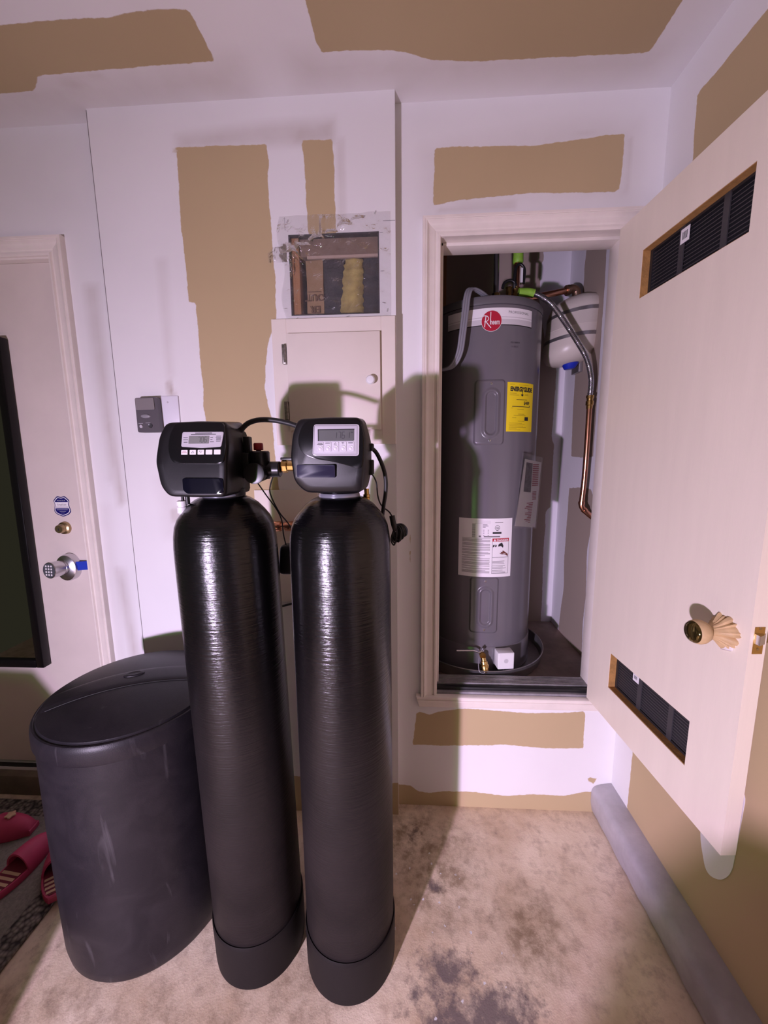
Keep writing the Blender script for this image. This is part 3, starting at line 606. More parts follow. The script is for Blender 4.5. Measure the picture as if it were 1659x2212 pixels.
# security shield sticker
sh = [(-1.326, 1.219), (-1.309, 1.2365), (-1.2945, 1.232), (-1.279, 1.2365), (-1.2615, 1.2195), (-1.267, 1.205), (-1.2595, 1.178), (-1.27, 1.166), (-1.294, 1.1575), (-1.318, 1.167), (-1.3275, 1.179), (-1.3205, 1.205)]
shr = rounded(sh, .006, 3); cx = -1.2938; cz = 1.197
def scale_poly(P, s): return [(cx+(a-cx)*s, cz+(b-cz)*s) for a, b in P]
st = mk('security_sticker', prism(shr, DF-.0006, DF, XZ), M_NAVY, d1, smooth=0)
mk('sticker_border', prism(scale_poly(shr, .91), DF-.0009, DF-.0005, XZ), M_PAPER, st, smooth=0)
def clip_band(P, z0, z1):
    bm = bmesh.new(); vs_ = [bm.verts.new((a, 0, b)) for a, b in P]; bm.faces.new(vs_)
    for z, n in ((z0, -1), (z1, 1)):
        bmesh.ops.bisect_plane(bm, geom=bm.verts[:]+bm.edges[:]+bm.faces[:], plane_co=(0, 0, z), plane_no=(0, 0, n), clear_outer=True)
    V, F = from_bm(bm); return V, F
inn = scale_poly(shr, .84)
for z0, z1 in ((1.213, 1.24), (1.15, 1.190)):
    V, F = clip_band(inn, z0, z1); mk('sticker_field', ([(a, DF-.0011, c) for a, b, c in V], F), M_NAVY, st, smooth=0)
fl = lambda x0, z0, y: (lambda a, b: (x0+a, y, z0+b))
mk('sticker_lettering', join(text('SimpliSafe', .0098, fl(cx, 1.2005, DF-.0012), 'CENTER', .0, .95)), M_GREYINK, st, smooth=0)
mk('sticker_small_print', bars([(cx-.024, cx+.024, 1.1935, 1.1957)], lambda a, b: (a, DF-.0012, b), 8), M_GREYINK, st, smooth=0)
mk('sticker_white_print', join(text('PROTECTED BY', .0052, fl(cx, 1.2175, DF-.0013), 'CENTER', 0, .9), bars([(cx-.022, cx+.022, 1.1835, 1.1848), (cx-.012, cx+.014, 1.177, 1.178), (cx-.008, cx+.008, 1.1715, 1.1724)], lambda a, b: (a, DF-.0013, b))), M_BEZEL, st, smooth=0)
# black framed mirror hanging on the entry door
mi = thing('wall_mirror', (-1.63, 1.36, 0.556), 'tall black framed mirror hanging on the off-white entry door', 'mirror')
def ring(x0, x1, z0, z1, w, y0, y1): return join(box(x0, x0+w, y0, y1, z0, z1, .004), box(x1-w, x1, y0, y1, z0, z1, .004), box(x0+w, x1-w, y0, y1, z0, z0+w, .004), box(x0+w, x1-w, y0, y1, z1-w, z1, .004))
mk('frame', xf(ring(-1.845, -1.427, 0.556, 1.80, .032, 1.338, 1.3715), lambda x, y, z: (x+(z-.556)*.012, y, z)), mat('black_gloss_frame', (0.004, 0.0035, 0.004), 0.25, spec=0.3), mi)
mk('mirror_glass', box(-1.815, -1.445, 1.350, 1.356, 0.586, 1.77), M_MIRROR, mi, smooth=0)

# ------------------------------------------------------------------ bulkhead items: cabinet, plastic covered opening, plates
ca = thing('access_cabinet', (-0.228, BK, 1.413), 'white painted access cabinet with round knob set in the wall', 'cabinet')
mk('face_frame', join(box(-.428, -.380, BK-.012, BK+.002, 1.413, 1.811, .001, 1), box(-.075, -.030, BK-.012, BK+.002, 1.413, 1.811, .001, 1), box(-.380, -.075, BK-.012, BK+.002, 1.765, 1.811, .001, 1), box(-.380, -.075, BK-.012, BK+.002, 1.413, 1.457, .001, 1)), M_CAB, ca, smooth=0)
cd = mk('cabinet_door', box(-.378, -.078, BK-.026, BK-.010, 1.460, 1.763, .002), M_CAB, ca)
mk('knob', lathe([(.006, 0), (.006, .010), (.0135, .014), (.0145, .020), (.011, .026), (0, .028)], (-.108, BK-.026, 1.612), (0, -1, 0), 28), M_WHITE, cd)
for z in (1.70, 1.523):
    h = mk('hinge', join(box(-.393, -.3795, BK-.0285, BK-.0115, z-.030, z+.030, .0015), lathe([(.0042, -.026), (.0042, .026)], (-.383, BK-.028, z), (0, 0, 1), 12)), mat('dull_nickel', (0.40, 0.37, 0.33), 0.4, 0.8, var=.6, vscale=90), cd)
mk('back_panel', box(-.38, -.075, BK-.0105, BK-.0095, 1.457, 1.765), M_CAB, ca)
op = thing('wall_opening', (-0.22, BK+.05, 1.823), 'square cut-out in drywall above the cabinet showing stud and insulation', 'opening')
mk('backing_panel', box(-.42, -.03, BK+.1605, BK+.175, 1.75, 2.13), M_TAR, op)
mk('side_lining', join(box(-.366, -.360, BK+.001, BK+.159, 1.8235, 2.0615), box(-.083, -.079, BK+.001, BK+.159, 1.8235, 2.0615), box(-.36, -.08, BK+.001, BK+.159, 2.057, 2.0615), box(-.36, -.08, BK+.001, BK+.159, 1.8235, 1.8265)), M_TAR, op, smooth=0)
mk('stud', box(-.362, -.335, BK+.012, BK+.15, 1.8235, 2.06), M_STUD, op)['label'] = 'reddish brown wall stud'
mk('block', box(-.335, -.082, BK+.020, BK+.11, 2.005, 2.058), mat('dusty_brown_block', (0.25, 0.17, 0.125), 0.8, var=0.3, vscale=12), op)
mk('cross_rail', box(-.31, -.082, BK+.014, BK+.021, 1.997, 2.005), mat('pale_rail', (0.45, 0.34, 0.28), 0.8), op)
kf = mk('kraft_facing', loft([[(-.318, BK+.03+.004*math.sin(z*40), z), (-.262-.0, BK+.022+.004*math.sin(z*55), z), (-.262, BK+.03, z), (-.318, BK+.04, z)] for z in np.linspace(1.827, 1.997, 10)]), M_KRAFTP, op)
def rot_txt(s, size, x, z): return text(s, size, lambda a, b: (x+b*1.0, BK+.0165, z-a), 'LEFT', .0006)
def upside(s, size, x, z): return text(s, size, lambda a, b: (x-a, BK+.0165, z-b), 'CENTER', .0004, 1.0)
mk('facing_print', join(upside('OUT', .030, -.290, 1.892), upside('ER', .030, -.290, 1.856), bars([(-.312, -.268, 1.8985, 1.9005)], lambda a, b: (a, BK+.0165, b), 1)), mat('brown_print', (0.12, 0.06, 0.03), 0.7), kf, smooth=0)
def wobble(x0, x1, y, d, z0, z1, seed, amp):
    random.seed(seed); S = []
    for z in np.linspace(z0, z1, 26):
        a, b, c = (random.uniform(-amp, amp) for _ in range(3)); f = (z1-z)/(z1-z0)
        S.append([(x0+a-.02*f, y+c, z), ((x0+x1)/2, y-.006+c, z), (x1+b, y+c, z), (x1+b, y+d, z), (x0+a-.02*f, y+d, z)])
    return loft(S)
mk('vapour_paper', wobble(-.262, -.195, BK+.03, .02, 1.827, 1.998, 4, .001), M_TAR, op)
mk('glass_wool', wobble(-.190, -.134, BK+.024, .05, 1.830, 1.998, 5, .0028), M_WOOL, op, smooth=180)['label'] = 'yellow glass wool insulation'
mk('vapour_paper', wobble(-.132, -.084, BK+.03, .02, 1.827, 1.998, 6, .001), M_TAR, op)
# clear plastic sheet stapled over it, wrinkled
def film():
    nu, nv = 70, 64; x0, x1, z0, z1 = -.378, -.043, 1.811, 2.113; V, F = [], []
    for i in range(nu):
        for k in range(nv):
            u = i/(nu-1); v = k/(nv-1); x = x0+(x1-x0)*u; z = z0+(z1-z0)*v
            if u < .05: x -= .012*math.sin(v*9)+.03*max(0, .55-abs(v-.62))*max(0, 1-u/.05)
            d = abs((u-.02)-(v-.62)*2.2)/2.4; fold = math.exp(-(d/.035)**2)
            r = .0035+.0012*math.sin(38*u+6*v)*math.sin(23*v)+.0014*math.sin(9*u+31*v)
            r += .016*fold*(.6+.4*math.sin(60*v+20*u))*max(0, 1-abs(u-.3)/.7)
            r += .006*math.exp(-((u-.12)/.12)**2-((v-.62)/.14)**2)*(1+math.sin(70*u+50*v))
            r += .004*math.exp(-((u-.35)/.06)**2-((v-.85)/.12)**2)*(1+math.sin(90*u))
            V.append((x, BK-.0005-max(.0008, r), z))
    for i in range(nu-1):
        for k in range(nv-1): F.append((i*nv+k, (i+1)*nv+k, (i+1)*nv+k+1, i*nv+k+1))
    return V, F
ps = thing('plastic_sheet', (-.21, BK-.003, 1.811), 'wrinkled clear plastic sheet stapled over the wall opening', 'plastic sheet')
mk('film', film(), M_FILM, ps, smooth=180)
# loose gathered tail of the sheet on the left
tl = []
for i in range(14):
    t = i/13; tl.append([(-.372-.060*t+.004*math.sin(i*2.1), BK-.004-.014*math.sin(t*3.0)-.003*(s % 2), 2.005+.028*(s-3)/3*(1-.55*t)-.012*t+.003*math.sin(i+s)) for s in range(7)])
V = [p for r in tl for p in r]; F = [(i*7+s, (i+1)*7+s, (i+1)*7+s+1, i*7+s+1) for i in range(13) for s in range(6)]
mk('loose_corner', (V, F), M_FILM, ps, smooth=180)
for x, z, a in ((-.363, 2.098, 1.0), (-.125, 2.101, .8), (-.09, 2.112, 1.2), (-.385, 2.022, .9), (-.072, 2.055, 0.0), (-.070, 1.945, 0.0), (-.066, 1.852, -.3), (-.347, 1.813, .4), (-.055, 1.83, 1.4), (-.18, 1.815, .1)):
    c, s_ = math.cos(a)*.005, math.sin(a)*.005
    mk('staple', tube([(x-c, BK-.0055, z-s_), (x+c, BK-.0055, z+s_)], .0006, 6, 1), M_GREYINK, ps, smooth=0)
# cut lines in drywall beside the opening
mk('cut_line', box(-.066, -.029, BK-.0006, BK, 2.0895, 2.0905), M_GREYINK, bpy.data.objects['wall_middle'], smooth=0)
mk('cut_line', box(-.3735, -.3728, BK-.0006, BK, 2.075, 2.112), M_GREYINK, bpy.data.objects['wall_middle'], smooth=0)
mk('corner_shade_strip', box(-.9785, -.9768, BK-.0006, BK+.0002, 0.15, 2.436), mat('painted_corner_shade', (0.18, 0.16, 0.16), 0.9), bpy.data.objects['wall_middle'], smooth=0)  # thin grey strip painting the shade line along the bulkhead edge
# garage door control and blank plate
gc = thing('door_control', (-.859, BK, 1.459), 'dark grey garage door control panel on the white wall', 'wall control')
mk('housing', prism(rounded([(-.898, 1.460), (-.898, 1.573), (-.822, 1.575), (-.820, 1.460)], .007), BK-.026, BK-.0005, XZ), M_OPENER, gc)
mk('lens', prism(rounded([(-.895, 1.533), (-.895, 1.571), (-.832, 1.572), (-.831, 1.534)], .004), BK-.029, BK-.026, XZ), M_OPENLENS, gc)
mk('rocker_button', loft([[(-.865+r*.017*math.cos(t), y, 1.513+r*.0065*math.sin(t)) for t in np.linspace(0, 2*math.pi, 28, endpoint=False)] for r, y in ((1, BK-.026), (.9, BK-.0295), (.5, BK-.031))]), mat('grey_button', (0.26, 0.25, 0.27), 0.3), gc)
mk('vacation_button', lathe([(.0055, 0), (.005, .003), (0, .0035)], (-.884, BK-.026, 1.480), (0, -1, 0), 20), M_SILVER, gc)
mk('light_button', lathe([(.0075, 0), (.007, .002), (.004, .001), (0, .001)], (-.852, BK-.026, 1.482), (0, -1, 0), 22), mat('dark_button', (0.05, 0.05, 0.055), 0.3), gc)
mk('panel_print', bars([(-.893, -.878, 1.4895, 1.4905), (-.868, -.852, 1.4905, 1.4915)], lambda a, b: (a, BK-.0263, b)), M_BEZEL, gc, smooth=0)
bp_ = thing('blank_plate', (-.798, BK, 1.459), 'blank white cover plate beside the grey door control', 'cover plate')
mk('plate', box(-.836, -.762, BK-.005, BK-.0003, 1.459, 1.581, .002), mat('lilac_white_plastic', (0.76, 0.75, 0.82), 0.4), bp_)
mk('screw', lathe([(.003, 0), (.0025, .001), (0, .0012)], (-.799, BK-.005, 1.560), (0, -1, 0), 14), M_SILVER, bp_)
# copper stub with fitting below the cabinet
cs = thing('copper_stub', (-.405, 1.26, 1.125), 'short copper pipe stub with fittings on the wall between the tanks', 'pipe')
mk('pipe', tube([(-.50, 1.262, 1.141), (-.40, 1.262, 1.141)], .0125, 16, 1), M_COPPER, cs)
mk('coupling', lathe([(.0165, -.012), (.0175, -.010), (.0175, .010), (.0165, .012)], (-.432, 1.262, 1.141), (1, 0, 0), 20), M_COPPER, cs)
mk('elbow', tube([(-.405, 1.262, 1.141), (-.388, 1.264, 1.141), (-.378, 1.275, 1.141), (-.376, BK-.002, 1.141)], .0165, 16, 6), M_COPPER, cs)
# grey box behind the tanks on the wall
gb = thing('plumbing_box', (-.41, BK-.004, 0.95), 'pale plumbing outlet box on the wall glimpsed between the black tanks', 'outlet box')
mk('face_plate', box(-.52, -.30, BK-.006, BK-.0003, 0.86, 1.262, .002), M_CAB, gb)
mk('black_hose', tube([(-.44, BK-.012, 0.846), (-.40, BK-.016, 0.858), (-.36, BK-.012, 0.868)], .004, 10, 6), M_RUBBER, gb)

# ------------------------------------------------------------------ brine tank
BC = (-0.792, 1.000); 
bt = thing('brine_tank', (BC[0], BC[1], 0), 'large black plastic salt tank with domed split lid, left of the cylinders', 'tank')
mk('body', lathe([(.196, 0), (.218, .004), (.2245, .016), (.2285, .045), (.2300, .2), (.2300, .40), (.2285, .60), (.2275, .652), (.2275, .664), (.2175, .668), (.21, .668)], (*BC, 0), n=96), M_BRINE, bt)
lidp = [(.2285, .652), (.2325, .653), (.2340, .657), (.2335, .688), (.2320, .697), (.2290, .7025), (.2255, .7035), (.2235, .7025), (.2215, .7035), (.2190, .7085), (.2125, .7105)]
R = .2125
def dome(r): return .7105+.034*(1-(r/R)**2)
lid = mk('lid', lathe(lidp+[(r, dome(r)) for r in np.linspace(.205, 0, 16)], (*BC, 0), n=96), M_BRINE, bt)
# hinged flap half with its seam, centre rib and finger grip
def rib():
    S = []
    for t in np.linspace(-.985, .985, 60):
        x = BC[0]+t*R*.995; y = BC[1]-.005; rr = abs(t)*R
        half = min(.040, math.sqrt(max(1e-6, R*R-(t*R)**2))*.98)
        sec = []
        for q in np.linspace(-1, 1, 12):
            yy = y+q*half; r_ = min(R, math.hypot(x-BC[0], yy-BC[1])); sec.append((x, yy, dome(r_)+.0035*(1-abs(q)**6)+.0003))
        for q in np.linspace(1, -1, 12):
            yy = y+q*half; r_ = min(R, math.hypot(x-BC[0], yy-BC[1])); sec.append((x, yy, dome(r_)-.004))
        S.append(sec)
    return loft(S)
def rot_about(S, a):
    c, s_ = math.cos(a), math.sin(a); return xf(S, lambda x, y, z: (BC[0]+(x-BC[0])*c-(y-BC[1])*s_, BC[1]+(x-BC[0])*s_+(y-BC[1])*c, z))
RA = math.radians(24)
mk('lid_rib', rot_about(rib(), RA), M_BRINE, lid)
gp = rot_about(xf(lathe([(.022, 0), (.021, .003), (.016, .005), (.012, .004), (0, .0038)], (0, 0, 0), n=32), lambda x, y, z: (BC[0]+x*1.25, BC[1]+.004+y*.62, z+dome(.02)+.003)), RA)
mk('finger_grip', gp, M_BRINE, lid)
seam = []
for t in np.linspace(-.97, .97, 40):
    x = t*R; y = -.047; r_ = math.hypot(x, y)
    if r_ < R*.985: seam.append((BC[0]+x, BC[1]+y, dome(r_)+.0006))
mk('lid_seam', rot_about(tube(seam, .0013, 6, 2), RA), M_RUBBER, lid)

# ------------------------------------------------------------------ softener cylinders
def cylinder_parts(root, cx, cy, r=.119, lean=0.0):
    ln = lambda S: xf(S, lambda x, y, z: (x+lean*z, y, z))
    prof = [(0, .02), (r-.004, .02), (r, .03), (r, 1.06), (r, 1.10), (.1188, 1.14), (.1183, 1.168), (.1165, 1.192), (.1125, 1.215), (.1055, 1.232), (.095, 1.2465), (.080, 1.264), (.064, 1.276), (.052, 1.2815), (.046, 1.283)]
    mk('tank_body', ln(lathe(prof, (cx, cy, 0), n=96)), M_TANK, root)
    mk('base_boot', ln(lathe([(0, 0), (r-.006, 0), (r+.002, .006), (r+.003, .018), (r+.0042, .124), (r+.0040, .133), (r+.0025, .137), (r+.0005, .134)], (cx, cy, 0), n=96)), mat('matt_black_rubber_boot', (0.011, 0.009, 0.009), 0.55, bump=.1, bscale=300, spec=0.15), root)
    mk('neck_collar', ln(lathe([(.044, 1.279), (.0475, 1.281), (.0480, 1.287), (.046, 1.291), (.042, 1.292)], (cx, cy, 0), n=56)), mat('silver_neck', (0.30, 0.30, 0.36), 0.22, 0.4), root)
LT = (-.417, .906); RT = (-.1535, .889)
wl = thing('water_softener', (*LT, 0), 'left glossy black softener cylinder with red bypass knob and small five-button display', 'water softener', 'twin softener cylinders')
cylinder_parts(wl, *LT, lean=-.018)
wr = thing('water_softener', (*RT, 0), 'right glossy black softener cylinder with wide display in a pale grey bezel', 'water softener', 'twin softener cylinders')
cylinder_parts(wr, *RT)

N_ = 96
def start_tl(P):
    P = list(P); i = min(range(len(P)), key=lambda k: P[k][0]-P[k][1]); return P[i:]+P[:i]
def cover(front, back, yf, yb, ys):
    """front/back outlines (x,z); ys(z) pushes the face back where the housing slopes"""
    f = np.array(resample(start_tl(rounded(front, .011, 5)), N_)); b = np.array(resample(start_tl(rounded(back, .012, 5)), N_)); cf = f.mean(0); S = []
    def sec(P, y, k): return [(x, y+k*ys(z), z) for x, z in P]
    for s, dy in ((.80, 0), (.93, 0.0), (.965, .0015), (.985, .004), (1.0, .010)): S.append(sec(cf+(f-cf)*s, yf+dy, 1-dy*6))
    for t in (.25, .55, .85): S.append(sec(f*(1-t)+b*t, yf+.010+(yb-yf-.010)*t, .9*(1-t)))
    S.append(sec(b, yb, 0)); S.append(sec(b.mean(0)+(b-b.mean(0))*.94, yb+.004, 0)); return loft(S)
def plate(poly, yfun, th, inset=.0): # thin sheet following the sloping face
    P = resample(poly, 80); c = np.array(P).mean(0)
    S = [[(x, yfun(z)+.004, z) for x, z in P], [(x, yfun(z)-th+.0004, z) for x, z in P], [tuple((c[0]+(x-c[0])*.985, yfun(z)-th, c[1]+(z-c[1])*.985)) for x, z in P]]
    return loft(S)
# left head
LF = [(-.523, 1.372), (-.517, 1.420), (-.503, 1.449), (-.43, 1.451), (-.372, 1.449), (-.367, 1.40), (-.371, 1.34), (-.376, 1.292), (-.43, 1.2915), (-.500, 1.293), (-.516, 1.315)]
LB = [(-.505, 1.37), (-.503, 1.42), (-.495, 1.458), (-.45, 1.463), (-.402, 1.461), (-.394, 1.41), (-.393, 1.34), (-.400, 1.288), (-.44, 1.282), (-.485, 1.283), (-.50, 1.31)]
ysl = lambda z: .20*max(0, z-1.362)
mk('valve_cover', cover(LF, LB, .782, .955, ysl), M_COVER, wl)
yl = lambda z: .782+ysl(z)
vis = mk('display_visor', plate(rounded([(-.478, 1.446), (-.489, 1.423), (-.492, 1.396), (-.487, 1.374), (-.478, 1.364), (-.374, 1.3625), (-.370, 1.40), (-.3745, 1.446)], .008), lambda z: yl(z)-.0005, .0035), M_VISOR, wl)
yv = lambda z: yl(z)-.0042
lab = mk('display_label', plate(rounded([(-.4615, 1.428), (-.3735, 1.4275), (-.3785, 1.3965), (-.42, 1.3945), (-.4635, 1.3975)], .003, 3), lambda z: yv(z)+.0002, .0010), M_SILVER, vis)
yb2 = lambda z: yv(z)-.0009
lcd = mk('lcd_screen', plate(rounded([(-.447, 1.4195), (-.4035, 1.4195), (-.4045, 1.4035), (-.448, 1.4035)], .001, 2), lambda z: yb2(z), .0005), M_LCD, vis)
yd = lambda z: yb2(z)-.0007
mk('display_digits', seg7('706', .0055, .0115, lambda u, v: (-.4285+u, yd(1.406+v), 1.406+v), .25), mat('lcd_segment', (0.075, 0.08, 0.075), 0.4), vis, smooth=0)
mk('label_print', bars([(-.434, -.398, 1.4245, 1.4257), (-.443, -.390, 1.4218, 1.423), (-.459, -.4495, 1.4155, 1.4165), (-.459, -.449, 1.4112, 1.4122), (-.458, -.450, 1.4063, 1.4073), (-.4015, -.396, 1.4155, 1.4165), (-.4015, -.397, 1.411, 1.412), (-.402, -.394, 1.4063, 1.4073), (-.389, -.379, 1.418, 1.4189), (-.39, -.3785, 1.4155, 1.4164), (-.389, -.379, 1.4125, 1.4134), (-.389, -.379, 1.410, 1.411), (-.389, -.380, 1.4075, 1.4084)], lambda a, b: (a, yb2(b)-.0003, b), 2), M_INK, vis, smooth=0)
for i, (a, b) in enumerate(((-.4625, -.449), (-.4445, -.431), (-.4275, -.4138), (-.4105, -.3965), (-.393, -.379))):
    bt_ = mk('push_button', plate(rounded([(a, 1.391), (b, 1.391), (b, 1.3812), (a, 1.3812)], .001, 2), lambda z: yv(z)+.0002, .0018), M_WHITE, vis)
    if i == 0: mk('button_print', bars([(a+.003, b-.003, 1.3878, 1.3886), (a+.0015, b-.0015, 1.3845, 1.3855)], lambda u, v: (u, yv(v)-.0019, v), 1), M_REDINK, vis, smooth=0)
    if i in (1, 2):
        c = (a+b)/2; zz = (1.3843, 1.3885) if i == 1 else (1.3885, 1.3843)
        mk('button_print', tube([(c-.003, yv(zz[0])-.0019, zz[0]), (c, yv(zz[1])-.0019, zz[1]), (c+.003, yv(zz[0])-.0019, zz[0]), (c-.003, yv(zz[0])-.0019, zz[0])], .0003, 4, 1), M_INK, vis, smooth=0)
mk('name_badge', plate(rounded([(-.4645, 1.333), (-.378, 1.332), (-.3775, 1.305), (-.383, 1.2995), (-.457, 1.300), (-.465, 1.308)], .004, 3), lambda z: .7815, .0016), M_BADGE, wl)
# neck elbow, drain fitting
mk('valve_body', join(box(-.475, -.392, .885, .965, 1.286, 1.44, .012), lathe([(.030, 1.284), (.030, 1.30)], (*LT, 0))), M_BLACK, wl)
df = mk('drain_stem', join(lathe([(.0035, 0), (.0035, .022)], (-.515, .86, 1.268), n=12), lathe([(.005, 0), (.005, .022)], (-.5035, .86, 1.268), n=12)), M_BLACK, wl)
mk('drain_fitting', lathe([(.0075, 0), (.0075, .012), (.0115, .014), (.0115, .028), (.0095, .029), (.0095, .031), (.0115, .032), (.0115, .042), (.009, .043), (0, .043)], (-.5185, .862, 1.2335), n=28), M_WHITE, wl)
# bypass assembly with the red knob on the right of the left head
by = mk('bypass_valve', join(lathe([(.0215, 1.322), (.024, 1.328), (.024, 1.352), (.0225, 1.354), (.0235, 1.356), (.0235, 1.386), (.021, 1.389), (0, 1.389)], (-.352, .925, 0), n=36),
    lathe([(.020, -.03), (.022, .0), (.022, .016), (.0245, .017), (.0245, .024), (.020, .025)], (-.352, .905, 1.337), (0, -1, 0), 30),
    lathe([(.015, .0), (.015, .022), (.019, .023), (.019, .046), (.017, .048)], (-.350, .925, 1.345), (1, 0, 0), 30),
    box(-.40, -.37, .90, .955, 1.325, 1.385, .004), box(-.388, -.372, .915, .935, 1.385, 1.424, .003)), M_BLACK, wl)
mk('red_knob', lathe([(.006, 1.386), (.006, 1.391), (.011, 1.3915), (.0115, 1.393), (.0112, 1.406), (.0095, 1.4085), (0, 1.4085)], (-.354, .925, 0), n=18), M_REDCAP, by)
# right head
RF = [(-.2335, 1.375), (-.229, 1.42), (-.217, 1.451), (-.15, 1.4535), (-.088, 1.452), (-.0795, 1.41), (-.081, 1.35), (-.0885, 1.300), (-.15, 1.298), (-.209, 1.3), (-.228, 1.322)]
RB = [(-.222, 1.375), (-.219, 1.42), (-.21, 1.46), (-.15, 1.4655), (-.097, 1.464), (-.082, 1.41), (-.0815, 1.34), (-.093, 1.294), (-.15, 1.289), (-.20, 1.29), (-.215, 1.32)]
ysr = lambda z: .10*max(0, z-1.372)+.42*max(0, 1.333-z)
mk('valve_cover', cover(RF, RB, .776, .945, ysr), M_COVER, wr)
yr = lambda z: .776+ysr(z)
vr = mk('display_visor', plate(rounded([(-.196, 1.447), (-.209, 1.432), (-.2155, 1.408), (-.211, 1.387), (-.194, 1.3725), (-.144, 1.364), (-.110, 1.355), (-.088, 1.3475), (-.0835, 1.38), (-.084, 1.43), (-.092, 1.4475)], .010), lambda z: yr(z)-.0005, .0032), M_VISOR, wr)
vy = lambda z: yr(z)-.0035
bz = mk('bezel', plate(rounded([(-.182, 1.4385), (-.0905, 1.4375), (-.0915, 1.3755), (-.1855, 1.3765)], .005, 4), lambda z: vy(z), .0022), M_BEZEL, vr)
by2 = lambda z: vy(z)-.0021
mk('bezel_line', join(*[tube([(a, by2(b)-.0003, b) for a, b in ((-.1805, 1.4355), (-.0945, 1.4345), (-.0955, 1.3785), (-.183, 1.3795), (-.1805, 1.4355))], .0004, 5, 1)]), M_GREYINK, vr, smooth=0)
mk('lcd_screen', plate(rounded([(-.1735, 1.4285), (-.1005, 1.428), (-.101, 1.405), (-.174, 1.4055)], .001, 2), lambda z: by2(z), .0006), mat('lcd_dark_grey', (0.125, 0.13, 0.13), 0.25), vr)
yy2 = lambda z: by2(z)-.0009
mk('lcd_shade', join(bars([(-.1735, -.1005, 1.4268, 1.4285), (-.174, -.1722, 1.4055, 1.4285)], lambda a, b: (a, yy2(b), b), 1)), M_INK, vr, smooth=0)
mk('display_digits', join(seg7('176', .0062, .0135, lambda u, v: (-.1425+u, yy2(1.4095+v), 1.4095+v), .30), seg7('1', .0062, .0135, lambda u, v: (-.1165+u, yy2(1.4095+v), 1.4095+v), .3), bars([(-.1065, -.1035, 1.4205, 1.4225)], lambda a, b: (a, yy2(b), b), 1)), mat('lcd_segment_dark', (0.05, 0.05, 0.055), 0.4), vr, smooth=0)
for i in range(5):
    a = -.1762+i*.01535; b = a+.0135; c = (a+b)/2
    pb = mk('push_button', plate(rounded([(a, 1.4035), (b, 1.4035), (b, 1.3842), (a, 1.3842)], .002, 3), lambda z: by2(z)+.0001, .0012), mat('pale_button', (0.64, 0.62, 0.68), 0.3), vr)
    mk('button_dimple', lathe([(.0056, 0), (.0052, .0008), (.0038, .0004), (.0030, .0010), (0, .0014)], (c, by2(1.390)-.0010, 1.3905), (0, -1, 0), 24), MATS['pale_button'], vr)
    if i in (2, 3):
        zz = (1.3985, 1.402) if i == 2 else (1.402, 1.3985)
        mk('button_print', tube([(c-.0022, by2(1.4)-.0013, zz[0]), (c, by2(1.4)-.0013, zz[1]), (c+.0022, by2(1.4)-.0013, zz[0]), (c-.0022, by2(1.4)-.0013, zz[0])], .0003, 4, 1), M_INK, vr, smooth=0)
    else:
        mk('button_print', bars([(a+.002, b-.002, 1.4005, 1.4017)]+([(a+.001, b-.001, 1.398, 1.3992)] if i == 0 else []), lambda u, v: (u, by2(v)-.0013, v), 1), M_INK, vr, smooth=0)
mk('name_badge', plate(rounded([(-.2195, 1.3585), (-.1415, 1.358), (-.1415, 1.332), (-.2195, 1.333)], .002, 3), lambda z: yr(max(z, 1.3335))-.0002, .0012), mat('midnight_blue_plate', (0.020, 0.018, 0.045), 0.3), wr)
mk('valve_body', join(box(-.20, -.105, .875, .955, 1.286, 1.44, .012), lathe([(.030, 1.284), (.030, 1.30)], (*RT, 0))), M_BLACK, wr)
bf = mk('brass_inlet', join(lathe([(.013, 0), (.016, .002), (.016, .014), (.012, .016), (.012, .03), (.015, .031), (.015, .046)], (-.302, .935, 1.352), (1, 0, 0), 8), box(-.235, -.20, .915, .955, 1.335, 1.37, .004)), M_BRASS, wr)
mk('black_lever', box(-.300, -.225, .918, .934, 1.3665, 1.3735, .002), M_BLACK, bf)
mk('brass_drain', lathe([(.006, 0), (.006, .006), (.0085, .007), (.0085, .012), (.007, .013), (.0085, .014), (.0085, .020), (.006, .021), (.006, .034)], (-.0935, .93, 1.262), n=16), M_BRASS, wr)
mk('side_port', box(-.088, -.074, .90, .93, 1.330, 1.366, .003), M_BLACK, wr)
mk('inlet_port', box(-.088, -.074, .905, .935, 1.386, 1.404, .003), M_BLACK, wr)
# hoses, cords
tag(mk('connecting_hose', tube([(-.405, .93, 1.425), (-.395, .93, 1.441), (-.379, .93, 1.455), (-.358, .93, 1.462), (-.337, .93, 1.4635), (-.312, .93, 1.4615), (-.290, .93, 1.457), (-.267, .93, 1.4505), (-.225, .925, 1.434)], .0062, 14, 8), M_RUBBER), 'black rubber hose arching between the two softener heads', 'hose')
tag(mk('drain_tube', tube([(-.084, .925, 1.396), (-.070, .93, 1.384), (-.058, .93, 1.361), (-.0495, .932, 1.335), (-.0465, .935, 1.308), (-.0485, .94, 1.280), (-.054, .95, 1.248), (-.060, .975, 1.20), (-.066, 1.015, 1.12), (-.07, 1.05, 1.0), (-.07, 1.06, 0.05)], .0050, 12, 8), M_RUBBER), 'black drain tube looping off the right side of the right cylinder head', 'tube')
pw = thing('power_adapter', (-.327, 1.0, 1.055), 'black plug-in power adapter hanging by two cords between the cylinders', 'power adapter')
mk('adapter_body', xf(box(-.345, -.298, .985, 1.03, 1.057, 1.140, .014, 4), lambda x, y, z: (x+(.006 if z > 1.1 else 0), y, z)), M_RUBBER, pw)
mk('cord', tube([(-.398, .945, 1.345), (-.390, .955, 1.33), (-.380, .965, 1.314), (-.358, .975, 1.274), (-.337, .985, 1.237), (-.327, .99, 1.207), (-.326, .995, 1.170), (-.322, 1.0, 1.138)], .0018, 8, 6), M_RUBBER, pw)
